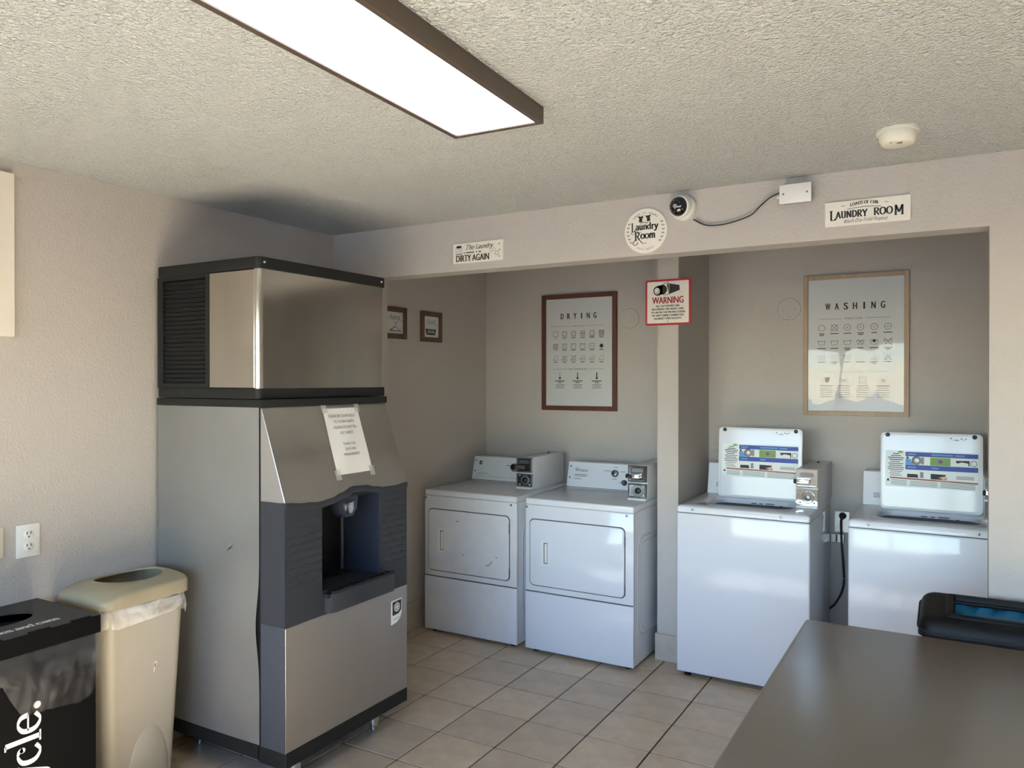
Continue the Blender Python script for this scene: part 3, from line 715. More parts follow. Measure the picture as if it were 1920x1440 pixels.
def make_dryer(x0, label, mx, kind, yf=4.02, brand=True, em='enamel'):
    x1 = x0 + .685; yb = 4.76; zt = .918; zs = .365
    t = thing('clothes_dryer', label, 'dryer', ((x0 + x1) / 2, (yf + yb) / 2, 0), 'coin dryers in the left bay')
    finish('cabinet', box(BM(), x0 + .003, x1 - .003, yf + .006, yb, .02, .880, .004, 2), em, t)
    finish('top_deck', box(BM(), x0, x1, yf, yb, .880, zt, .008, 3), em, t)
    fp = finish('front_panel', box(BM(), x0, x1, yf, yf + .02, zs + .003, .8785, .004, 2), em, t)
    lp = finish('lower_panel', box(BM(), x0, x1, yf - .002, yf + .02, .022, zs - .003, .004, 2), em, t)
    finish('panel_gap', box(BM(), x0 + .004, x1 - .004, yf + .003, yf + .02, zs - .004, zs + .004), 'seam', t, smooth=False)
    for sx in (x0 + .010, x1 - .040):
        finish('screw', lathe(BM(), (sx, yf, .865), (0, -1, 0), [(0, .007), (.002, .007), (.003, .003)], 10), 'screw', fp)
    # door with dark reveal
    cx, cz, hx, hz = x0 + .034 + .299, .600, .299, .194
    finish('door_reveal', prism(BM(), rrect(cx, cz, hx + .005, hz + .005, .03), yf - .0012, yf + .004, 'y'), 'seam', t, smooth=False)
    door = finish('door', prism(BM(), rrect(cx, cz, hx, hz, .028), yf - .008, yf + .004, 'y', .004, 2), em, t)
    if not brand:
        P = Print((x0, yf - .008, 0), (1, 0, 0), (0, 0, 1))
        for (a, c, d_, e_) in ((.470, .478, .500, .486), (.495, .492, .515, .500), (.51, .505, .516, .512), (.30, .53, .312, .522), (.54, .54, .55, .532), (.25, .73, .27, .735)): P.line('ink_pale', a, c, d_, e_, .006)
        P.build(door, {'ink_pale': 'scuff_marks'})
    hx0 = x0 + .118
    hd = finish('handle_bezel', prism(BM(), rrect(hx0 + .018, .602, .026, .072, .006), yf - .0105, yf - .007, 'y', .001, 1), 'wplast', door)
    finish('handle_recess', box(BM(), hx0 + .010, hx0 + .036, yf - .0108, yf - .008, .540, .664), 'gplast', hd, smooth=False)
    finish('handle_grip', box(BM(), hx0 + .018, hx0 + .034, yf - .016, yf - .010, .546, .658, .002, 1), 'wplast', hd)
    for zz in (.45, .72):
        finish('hinge', box(BM(), x0 + .632, x0 + .637, yf - .006, yf + .002, zz - .03, zz + .03), 'seam', door, smooth=False)
    # embossed side
    for i, (ins) in enumerate((.07, .10)):
        pts = rrect((yf + yb) / 2, .45, .30 - ins + .07, .36 - ins, .08, 6)
        b = BM(); lo = [(x1 - .0035, p[0], p[1]) for p in pts]; c = Vector((0, (yf + yb) / 2, .45))
        def sc(f, dx): return [(x1 - .003 + dx, c.y + (p[0] - c.y) * f, c.z + (p[1] - c.z) * f) for p in pts]
        loft(b, [sc(1.0, 0), sc(.985, .003), sc(.96, .003), sc(.945, 0)])
        finish('side_bead', b, em, t, angle=60)
    # console
    yc = 4.565
    con = finish('console', prism(BM(), [(yc, zt), (yb, zt), (yb, 1.075), (yc + .055, 1.083), (yc + .045, 1.080)], x0 + .004, mx + .04, 'x', .003), em, t)
    cu = Vector((1, 0, 0)); cv = Vector((0, .046, .162)).normalized()
    P = Print(Vector((x0 + .004, yc, zt)) + Vector((0, -.162, .046)).normalized() * .0005, cu, cv)
    P.line('seam', .0, .004, mx - x0 - .01, .004, .004)
    for sx, sy in ((.018, .140), (.018, .065)): P.disc('screw', sx, sy, .006)
    if brand:
        P.text('ink', 'Whirlpool', .098, .118, .020, .088)
        P.ring('ink', .062, .121, .012, .0015)
        for yy, ww in ((.088, .09), (.078, .085), (.060, .05)): P.line('ink_pale', .052, yy, .052 + ww, yy, .005)
        P.line('ink_pale', .255, .122, .300, .122, .004); P.line('ink_pale', .368, .122, .405, .122, .004)
        P.line('ink_pale', .320, .148, .350, .148, .004); P.line('ink_pale', .320, .072, .350, .072, .004)
        P.line('ink', .374, .044, .374, .056, .004)
        kn = [(.334, .108, .024, 'screw'), (.404, .052, .018, 'cordblk')]
    else:
        P.rect('ink', .048, .070, .112, .138); P.disc('white_text', .061, .125, .005, 1)
        P.line('ink_pale', .045, .050, .125, .050, .004); P.line('ink_pale', .035, .030, .48, .030, .002)
        P.line('ink_soft', .268, .115, .305, .115, .004)
        kn = [(.335, .105, .030, 'galv')]
    P.build(con, {'seam': 'shadow_gap', 'screw': 'screw', 'ink': 'lettering', 'ink_pale': 'small_print', 'ink_soft': 'small_print', 'white_text': 'emblem'})
    for (kx, ky, kr, km) in kn:
        base = Vector((x0 + .004, yc, zt)) + cu * kx + cv * ky
        d = Vector((0, -.162, .046))
        k_ = finish('knob', lathe(BM(), base, d, [(0, kr), (.004, kr), (.010, kr * .92), (.020, kr * .8), (.022, kr * .6)], 24), km, con)
        if km == 'galv': finish('knob_center', lathe(BM(), base + d.normalized() * .018, d, [(0, kr * .68), (.006, kr * .66)], 20), 'dark', k_)
        if km == 'cordblk': finish('knob_center', lathe(BM(), base + d.normalized() * .018, d, [(0, kr * .55), (.006, kr * .5)], 20), 'screw', k_)
    coin_meter(t, mx, mx + .112, 4.262 if brand else 4.345, zt, 1.122, 4.80, kind)
    for lx in (x0 + .05, x1 - .05):
        for ly in (yf + .05, yb - .05):
            finish('leveling_foot', lathe(BM(), (lx, ly, 0), (0, 0, 1), [(0, .018), (.008, .018), (.012, .008), (.03, .008)], 10), 'cordblk', t)
    return t, con
dr1, _ = make_dryer(-2.980, 'white coin dryer beside the left wall with black square badge on its console', -2.478, 'dark', brand=False, em='enamel_old')
dr2, _ = make_dryer(-2.236, 'white coin dryer next to the divider with brand lettering and grey console knob', -1.676, 'chrome')

def make_washer(x0, label):
    x1 = x0 + .690; yf, yb, zt = 4.10, 4.80, .936
    t = thing('clothes_washer', label, 'washer', ((x0 + x1) / 2, (yf + yb) / 2, 0), 'coin washers in the right bay')
    finish('cabinet', box(BM(), x0, x1, yf, yb, .028, .898, .010, 3), 'enamel', t)
    finish('deck_gap', box(BM(), x0 + .004, x1 - .004, yf + .004, yb - .004, .896, .902), 'seam', t, smooth=False)
    # deck with basin opening
    ox0, ox1, oy0, oy1 = x0 + .100, x0 + .575, yf + .135, 4.56
    N = 6
    outer = rrect((x0 + x1) / 2, (yf + yb) / 2, .345, .35, .014, N)
    inner = rrect((ox0 + ox1) / 2, (oy0 + oy1) / 2, (ox1 - ox0) / 2, (oy1 - oy0) / 2, .075, N)
    in2 = rrect((ox0 + ox1) / 2, (oy0 + oy1) / 2, (ox1 - ox0) / 2 - .014, (oy1 - oy0) / 2 - .014, .065, N)
    out2 = rrect((x0 + x1) / 2, (yf + yb) / 2, .345 - .008, .35 - .008, .012, N)
    z = lambda L, h: [(p[0], p[1], h) for p in L]
    b = BM(); loft(b, [z(outer, .901), z(outer, zt - .008), z(out2, zt), z(inner, zt), z(in2, zt - .012), z(in2, zt - .06)])
    deck = finish('top_deck', b, 'enamel', t, angle=50)
    c_ = ((ox0 + ox1) / 2, (oy0 + oy1) / 2)
    b = BM(); circ = [(c_[0] + .135 * math.cos(math.atan2(p[1] - c_[1], p[0] - c_[0])), c_[1] + .135 * math.sin(math.atan2(p[1] - c_[1], p[0] - c_[0]))) for p in in2]
    loft(b, [z(in2, zt - .055), z(circ, zt - .075), z(circ, zt - .11)])
    finish('tub_ring', b, 'gplast', t, angle=50)
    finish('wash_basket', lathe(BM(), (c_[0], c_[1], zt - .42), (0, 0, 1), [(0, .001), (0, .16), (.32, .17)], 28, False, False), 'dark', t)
    P = Print((ox0 + .03, oy1 - .0155, zt - .045), (1, 0, 0), (0, 0, 1))
    for (a, c, y) in ((.17, .20, .018), (.215, .235, .018), (.25, .30, .020), (.25, .30, .010), (.33, .345, .012)): P.line('ink_soft', a, y, c, y, .005)
    P.build(deck, {'ink_soft': 'small_print'})
    for sx in (x0 + .09, x1 - .14):
        finish('screw', lathe(BM(), (sx, yf, .918), (0, -1, 0), [(0, .007), (.002, .007), (.003, .003)], 10), 'screw', deck)
    # raised lid
    lx0, lx1, lz0, lz1, ly = x0 + .108, x0 + .577, .938, 1.343, 4.535
    lean = .035
    def L3(p, d):
        f = (p[1] - lz0) / (lz1 - lz0); return (p[0], ly + lean * f + d, p[1])
    rr = rrect((lx0 + lx1) / 2, (lz0 + lz1) / 2, (lx1 - lx0) / 2, (lz1 - lz0) / 2, .022, 5)
    rr2 = rrect((lx0 + lx1) / 2, (lz0 + lz1) / 2, (lx1 - lx0) / 2 - .006, (lz1 - lz0) / 2 - .006, .018, 5)
    rr3 = rrect((lx0 + lx1) / 2, (lz0 + lz1) / 2, (lx1 - lx0) / 2 - .014, (lz1 - lz0) / 2 - .014, .014, 5)
    b = BM(); loft(b, [[L3(p, .020) for p in rr2], [L3(p, .016) for p in rr], [L3(p, .002) for p in rr], [L3(p, 0) for p in rr2], [L3(p, 0) for p in rr3], [L3(p, .003) for p in rr3]], True, True)
    lid = finish('lid', b, 'enamel', t, angle=40)
    vv = Vector((0, lean, lz1 - lz0)).normalized(); lw, lh = lx1 - lx0, lz1 - lz0
    for sx in (lx0 + .034, lx1 - .036):
        q = Vector(L3((sx, lz1 - .014), .0)); finish('bumper', lathe(BM(), q, (0, -1, 0), [(0, .011), (.006, .010), (.010, .006)], 14), 'cordblk', lid)
    P = Print(Vector(L3((lx0, lz0), .0035)) - Vector((0, .0045, 0)), (1, 0, 0), vv)
    U = lambda u: u * lw
    V = lambda v: (1 - v) * lh
    P.rect('stickerw', U(.05), U(.955), V(.70), V(.235))
    bx = .255
    P.rect('blue', U(bx), U(.955), V(.302), V(.246), 1); P.rect('blue', U(bx), U(.955), V(.474), V(.412), 1)
    for (a, c, y) in ((.275, .36, .274), (.51, .72, .274), (.74, .83, .274), (.275, .36, .443), (.51, .58, .443)): P.line('ltblue', U(a), V(y), U(c), V(y), .007, 2)
    # pictograms: splash and drum, green card, gloved hand, open drawer, hand
    P.rect('ltblue', U(bx), U(bx + .055), V(.41), V(.335), 1); P.poly('ltblue', [(U(bx + .03), V(.41)), (U(bx + .085), V(.41)), (U(bx + .055), V(.36))], 1)
    P.disc('ink', U(bx + .02), V(.32), .006, 1)
    P.disc('ink_soft', U(.365), V(.355), .023, 1); P.disc('ink_pale', U(.37), V(.358), .018, 2); P.disc('stickerw', U(.368), V(.352), .010, 3)
    P.rect('ink_pale', U(.41), U(.44), V(.40), V(.31), 1)
    P.rect('green', U(.50), U(.695), V(.408), V(.308), 1); P.rect('ink_pale', U(.56), U(.64), V(.385), V(.325), 2); P.disc('ink_soft', U(.60), V(.358), .010, 3)
    P.poly('ink', [(U(.745), V(.335)), (U(.875), V(.33)), (U(.875), V(.365)), (U(.80), V(.352)), (U(.755), V(.37))], 1); P.line('ink', U(.865), V(.35), U(.872), V(.40), .005, 1); P.ring('ink_soft', U(.915), V(.365), .014, .003, 1)
    P.poly('ink', [(U(.27), V(.575)), (U(.385), V(.575)), (U(.375), V(.53)), (U(.275), V(.53))], 1)
    P.rect('ink_pale', U(.40), U(.435), V(.575), V(.50), 1)
    P.poly('ink', [(U(.505), V(.585)), (U(.66), V(.585)), (U(.65), V(.52)), (U(.505), V(.515))], 1); P.poly('skin', [(U(.58), V(.56)), (U(.65), V(.535)), (U(.67), V(.57)), (U(.63), V(.585))], 2)
    for y in (.535, .55, .565): P.line('ink_pale', U(.75), V(y), U(.92), V(y), .0035, 1)
    P.poly('orange', [(U(.10), V(.578)), (U(.955), V(.602)), (U(.955), V(.622)), (U(.10), V(.598))], 1)
    P.line('ink_soft', U(.10), V(.588), U(.55), V(.601), .0035, 2); P.line('ink_soft', U(.70), V(.606), U(.95), V(.613), .0035, 2)
    P.poly('ink', [(U(.062), V(.632)), (U(.098), V(.632)), (U(.08), V(.598))], 1)
    for (a, c) in ((.11, .27), (.30, .57), (.60, .93)):
        for q in range(4): P.line('ink_pale', U(a), V(.615 + q * .018 + a * .02), U(c), V(.615 + q * .018 + c * .02), .003, 1)
    P.disc('green', U(.205), V(.250), .013, 1, ry=.006)
    for q, (a, c, mm) in enumerate(((.13, .19, 'ink'), (.11, .21, 'ink'), (.075, .24, 'ink'), (.09, .23, 'ink'), (.10, .20, 'ink_soft'), (.08, .235, 'ink_soft'), (.09, .22, 'ink_soft'), (.075, .24, 'ink_soft'), (.08, .235, 'ink_soft'), (.10, .22, 'ink_pale'), (.09, .2, 'ink_pale'), (.10, .22, 'ink_pale'))):
        P.line(mm, U(a), V(.275 + q * .0255), U(c), V(.275 + q * .0255), .0042, 1)
    for (a, y) in ((.70, .055), (.80, .058), (.755, .075)): P.disc('ink_soft', U(a), V(y), .0035, 1)
    P.line('ink_pale', U(.72), V(.075), U(.78), V(.078), .003, 1); P.line('ink_soft', U(.82), V(.075), U(.85), V(.05), .003, 1)
    P.build(lid, {'stickerw': 'instruction_sticker', 'blue': 'blue_print', 'ltblue': 'light_blue_print', 'ink': 'black_print', 'ink_soft': 'grey_print', 'ink_pale': 'pale_print', 'green': 'green_print', 'orange': 'orange_print', 'skin': 'tan_print'})
    # console at the back
    con = finish('console', prism(BM(), [(4.655, zt), (yb + .06, zt), (yb + .06, 1.112), (4.705, 1.118), (4.695, 1.114)], x0 + .012, x1 - .12, 'x', .003), 'enamel', t)
    cv = Vector((0, .045, .178)).normalized()
    P = Print(Vector((x0 + .012, 4.655, zt)) - Vector((0, .0012, 0)), (1, 0, 0), cv)
    P.text('ink', 'Whirlpool', .098, .128, .020, .094); P.ring('ink', .062, .131, .012, .0015)
    for sx, sy in ((.016, .150), (.016, .075)): P.disc('screw', sx, sy, .006)
    for yy, ww in ((.090, .08), (.064, .07), (.054, .07), (.044, .07)): P.line('ink_pale', .052, yy, .052 + ww, yy, .005)
    P.build(con, {'screw': 'screw', 'ink_pale': 'small_print'})
    coin_meter(t, x1 - .112, x1, 4.362, zt - .002, 1.142, 4.87, 'washer')
    for lx in (x0 + .05, x1 - .05):
        for ly_ in (yf + .05, yb - .05):
            finish('leveling_foot', lathe(BM(), (lx, ly_, 0), (0, 0, 1), [(0, .018), (.010, .018), (.014, .009), (.035, .009)], 10), 'cordblk', t)
    return t
make_washer(-1.333, 'white top-load coin washer with raised lid beside the divider')
make_washer(-0.466, 'white top-load coin washer with raised lid at the alcove right end')

# ------------------------------------------------------------------ ceiling lamp, detector, camera, junction box
lx0, lx1, ly0, ly1 = -1.209 - .156, -1.209 + .156, 1.435 - .61, 1.435 + .61
lamp = thing('ceiling_light', 'bright rectangular flush ceiling light with bronze frame', 'ceiling light', ((lx0 + lx1) / 2, (ly0 + ly1) / 2, ZC))
b = BM(); fw, zb_ = .018, ZC - .05
for (a0, a1, c0, c1) in ((lx0, lx0 + fw, ly0, ly1), (lx1 - fw, lx1, ly0, ly1), (lx0 + fw, lx1 - fw, ly0, ly0 + fw), (lx0 + fw, lx1 - fw, ly1 - fw, ly1)):
    box(b, a0, a1, c0, c1, zb_, ZC)
finish('frame', b, 'bronze', lamp, smooth=False)
finish('diffuser', box(BM(), lx0 + fw, lx1 - fw, ly0 + fw, ly1 - fw, zb_ + .004, zb_ + .010), 'lamp', lamp, smooth=False)
lamp.rotation_euler.z = 0.042

sd = thing('smoke_detector', 'round off-white smoke detector on the textured ceiling', 'smoke detector', (-.172, 2.815, ZC))
finish('base_plate', lathe(BM(), (-.172, 2.825, ZC), (0, 0, -1), [(0, .066), (.010, .066), (.013, .060)], 32), 'smoke', sd)
h = finish('housing', lathe(BM(), (-.172, 2.815, ZC - .010), (0, 0, -1), [(0, .056), (.012, .058), (.022, .056), (.036, .050), (.040, .044), (.040, .001)], 32), 'smoke', sd, angle=50)
finish('test_button', lathe(BM(), (-.165, 2.79, ZC - .05), (0, 0, -1), [(0, .009), (.002, .009), (.003, .006)], 14), 'ink_pale', h)
finish('indicator', lathe(BM(), (-.19, 2.775, ZC - .05), (0, 0, -1), [(0, .003), (.001, .003)], 8), 'ink', h)

sc_ = thing('security_camera', 'white turret security camera with black dome eye on the header', 'security camera', (-1.035, YH, 2.365))
finish('mount', lathe(BM(), (-1.03, YH, 2.366), (0, -1, 0), [(0, .054), (.018, .054), (.026, .050), (.030, .046)], 32), 'wplast', sc_)
ad = Vector((-.22, -1, -.12)).normalized(); cc = Vector((-1.034, YH - .036, 2.367))
col_ = finish('collar', lathe(BM(), cc - ad * .012, ad, [(0, .046), (.014, .049), (.030, .047), (.034, .042), (.030, .040)], 32), 'wplast', sc_)
eye = finish('dome', lathe(BM(), cc + ad * .008, ad, [(0, .041)] + [(.012 + .030 * math.sin(a), .041 * math.cos(a)) for a in (0, .3, .6, .9, 1.2, 1.45)] + [(.042, .001)], 32), 'glassblk', sc_, angle=60)
finish('lens_ring', lathe(BM(), cc + ad * .047, ad, [(0, .010), (.003, .010), (.004, .006), (.003, .001)], 18), 'chrome', eye)
u_, v_, _d = basis(ad)
for k in range(10):
    a = 2 * PI * k / 10
    finish('infrared_led', lathe(BM(), cc + ad * .042 + (u_ * math.cos(a) + v_ * math.sin(a)) * .024, ad, [(0, .0032), (.003, .002)], 8), 'gplast', eye)

jb = thing('junction_box', 'small white electrical junction box fixed high on the header', 'junction box', (-.563, YH, 2.365))
finish('box_body', box(BM(), -.618, -.508, YH - .040, YH, 2.334, 2.402, .003, 1), 'galv', jb)
cv_ = finish('cover_plate', box(BM(), -.624, -.502, YH - .050, YH - .040, 2.327, 2.404, .003, 2), 'wplast', jb)
for sx in (-.608, -.518): finish('screw', lathe(BM(), (sx, YH - .050, 2.366), (0, -1, 0), [(0, .004), (.001, .003)], 8), 'screw', cv_)
finish('connector', lathe(BM(), (-.618, YH - .02, 2.366), (-1, 0, -.25), [(0, .008), (.018, .008), (.022, .005)], 10), 'ivory', jb)
def cable(name, pts, r, m, label, cat, grp=None):
    pts = crom(pts, 8); root = pts[0]
    o = finish(name, tube(BM(), pts, r, 8), m, smooth=True, angle=80); return tag(o, label, cat, grp)
cable('camera_cable', [(-.985, 3.262, 2.312), (-.94, 3.263, 2.288), (-.87, 3.264, 2.284), (-.80, 3.263, 2.293), (-.735, 3.262, 2.318), (-.69, 3.258, 2.350), (-.655, 3.252, 2.364), (-.632, 3.25, 2.364)], .0035, 'cordwhite', 'thin grey cable sagging from security camera to junction box', 'cable')
cable('camera_cable', [(-.985, 3.255, 2.310), (-.93, 3.257, 2.281), (-.86, 3.258, 2.277), (-.79, 3.257, 2.289), (-.74, 3.256, 2.306), (-.70, 3.252, 2.340), (-.66, 3.248, 2.368), (-.622, 3.245, 2.380)], .0026, 'cordblk', 'thin black cable running alongside the grey camera cable', 'cable')

# ------------------------------------------------------------------ header signs
def plank_sign(name, x0, x1, z0, z1, label):
    t = thing(name, label, 'sign', ((x0 + x1) / 2, YH, (z0 + z1) / 2))
    bd = finish('board', box(BM(), x0, x1, YH - .007, YH, z0, z1, .0015, 1), 'signwhite', t)
    return t, Print((x0, YH - .007, z0), (1, 0, 0), (0, 0, 1)), x1 - x0, z1 - z0
t, P, w, h = plank_sign('wall_sign', -2.239, -1.941, 2.214, 2.317, 'small white rectangular sign reading DIRTY AGAIN at header left')
P.text('ink', 'DIRTY AGAIN', .118, .026, .034, .196, bold=.0013)
P.strokes('ink', 'The', .075, .066, .017, .0018, .0032, serif=False, slant=.35); P.strokes('ink', 'Laundry', .136, .068, .0155, .0018, .0034, serif=False, slant=.35, sx=.98)
for k, (a, c) in enumerate(((.066, .074), (.080, .128), (.138, .146), (.154, .170))): P.line('ink_soft', a, .052, c, .052, .006)
P.frame('ink_soft', .036, .066, .018, .0018); P.ring('ink_soft', .036, .064, .009, .0016); P.rect('ink', .022, .050, .078, .090); P.line('ink_soft', .018, .046, .056, .046, .003)
P.ring('ink_soft', .262, .038, .010, .0022); P.ring('ink_soft', .245, .056, .008, .0014); P.disc('ink_pale', .278, .052, .004); P.disc('ink_pale', .275, .082, .004); P.disc('ink_pale', .276, .020, .004); P.ring('ink_pale', .228, .048, .005, .0012)
P.build(t, {'ink_soft': 'small_print', 'ink_pale': 'bubble_print'})
t, P, w, h = plank_sign('wall_sign', -.458, -.155, 2.225, 2.322, 'white rectangular LAUNDRY ROOM sign at header right beside the junction box')
P.strokes('ink', 'L', .018, .024, .0245, .0030, .0070, sx=.95); P.strokes('ink', 'AUNDRY', .041, .031, .0170, .0024, .0060, sx=.92, track=.06)
P.strokes('ink', 'ROO', .176, .031, .0180, .0024, .0062, sx=1.0, track=.04); P.strokes('ink', 'M', .247, .024, .0245, .0026, .0070, sx=.95)
P.strokes('ink', 'LOADS OF FUN', .142, .073, .0080, .0012, .0028, sx=1.0, center=True, track=.05, arc=.006)
P.strokes('ink_soft', 'Wash-Dry-Fold-Repeat', .146, .0095, .0088, .0010, .0016, serif=False, slant=.3, center=True, arc=.002)
P.line('ink_soft', .060, .076, .074, .078, .002); P.line('ink_soft', .214, .078, .228, .076, .002)
P.ribbon('ink_soft', [(.082, .063), (.11, .066), (.142, .0675), (.174, .066), (.202, .063)], .0022)
P.build(t, {'ink_soft': 'small_print'})

rs = thing('round_sign', 'round white Laundry Room sign on the header next to the security camera', 'sign', (-1.204, YH, 2.285))
dk = finish('disc', lathe(BM(), (-1.204, YH, 2.285), (0, -1, 0), [(0, .100), (.006, .100), (.008, .098), (.008, .001)], 48), 'signwhite', rs)
P = Print((-1.204, YH - .008, 2.285), (1, 0, 0), (0, 0, 1))
P.strokes('ink', 'L', -.066, -.002, .026, .0028, .0062, sx=.7); P.strokes('ink', 'aundry', -.046, .006, .0190, .0024, .0066, sx=.95, track=.03)
P.strokes('ink', 'R', -.050, -.040, .025, .0028, .0068, sx=.9); P.strokes('ink', 'oom', -.022, -.034, .0205, .0024, .0074, sx=.95, track=.03)
P.ribbon('ink', crom([(-.068, -.003), (-.06, -.012), (-.035, -.009), (-.02, -.006)], 5), .0016, .003); P.ribbon('ink', crom([(-.048, -.038), (-.058, -.054), (-.046, -.062), (-.034, -.05)], 5), .0016, .004)
P.ribbon('ink', crom([(-.025, -.042), (-.012, -.056), (.006, -.054)], 5), .0016, .004); P.ribbon('ink', crom([(-.024, .030), (-.012, .038), (.006, .034), (.014, .036)], 5), .003, .0016)
for sx, sy, ro in ((-.022, .052, -.05), (.014, .054, .12)):
    pts = [(-.012, .012), (-.008, .015), (-.004, .012), (.004, .012), (.008, .015), (.012, .012), (.010, .005), (.007, .006), (.008, -.013), (-.008, -.013), (-.007, .006), (-.010, .005)]
    P.poly('ink', [(sx + x * math.cos(ro) - y * math.sin(ro), sy + x * math.sin(ro) + y * math.cos(ro)) for x, y in pts])
P.line('ink_soft', -.05, .066, .05, .068, .0009)
def arc_text(s, r, a0, a1, hgt, flip=False):
    n = len(s)
    for i, ch in enumerate(s):
        if ch == ' ': continue
        a = math.radians(a0 + (a1 - a0) * i / (n - 1))
        P.text('ink', ch, r * math.sin(a), r * math.cos(a), hgt, None, rot=(-a if not flip else PI - a))
arc_text('OPEN 24-HOURS', .080, -42, 42, .0085)
arc_text('SELF SERVE', .082, 206, 154, .0070, True)
for side in (-1, 1):
    for k in range(6):
        a = math.radians(66 + k * 12); rr_ = .083
        px, py = side * rr_ * math.sin(a), rr_ * math.cos(a)
        d = math.radians(40)
        for q in (-1, 1):
            tx, ty = side * math.cos(a) * .0 + q * side * .006, .007
            P.poly('ink', [(px, py - .004), (px + tx, py + .001), (px + tx * .6, py + .007)])
P.build(rs, {'ink_soft': 'clothesline_print'})

# warning sign on the divider
ws = thing('warning_sign', 'red bordered white WARNING sign with camera picture on the divider', 'sign', (-1.4425, 4.283, 2.07))
def rr_poly(x0, x1, z0, z1, r): return rrect((x0 + x1) / 2, (z0 + z1) / 2, (x1 - x0) / 2, (z1 - z0) / 2, r, 4)
finish('border', prism(BM(), rr_poly(-1.578, -1.308, 1.937, 2.201, .012), 4.276, 4.282, 'y', .001, 1), 'red', ws)
finish('face', prism(BM(), rr_poly(-1.566, -1.320, 1.949, 2.189, .005), 4.2750, 4.277, 'y'), 'signwhite', ws)
P = Print((-1.566, 4.275, 1.949), (1, 0, 0), (0, 0, 1))
W_, H_ = .246, .24
P.text('red', 'WARNING', W_ / 2, .133, .040, .184, bold=.0014)
for s, y, ww in (('ALL ACTIVITIES ARE', .099, .140), ('RECORDED ON VIDEO TAPE', .081, .188), ('TO AID IN THE PROSECUTION', .063, .200), ('OF ANY CRIME COMMITTED', .045, .188), ('AGAINST THIS FACILITY.', .027, .165)):
    P.text('ink', s, W_ / 2, y, .0108, ww, bold=.0010)
# camcorder picture
P.disc('ink', .064, .187, .027, ry=.028); P.disc('ink', .092, .193, .027, ry=.028); P.poly('ink', [(.06, .215), (.092, .221), (.092, .166), (.06, .160)])
P.disc('signwhite', .060, .186, .017, 1, ry=.019); P.disc('ink_pale', .060, .186, .013, 2, ry=.015); P.disc('signwhite', .058, .188, .011, 3, ry=.012)
P.poly('ink', [(.118, .222), (.136, .226), (.192, .214), (.194, .186), (.140, .168), (.128, .166)])
P.ribbon('ink', [(.092, .221), (.108, .230), (.134, .228)], .003); P.ribbon('ink', [(.092, .166), (.112, .162), (.136, .168)], .003); P.line('signwhite', .132, .222, .129, .17, .002, 1)
P.disc('ink', W_ / 2, .235, .003); P.disc('ink', W_ / 2, .009, .003)
P.build(ws, {'red': 'warning_lettering', 'ink': 'black_print', 'signwhite': 'white_print', 'ink_pale': 'grey_print'})

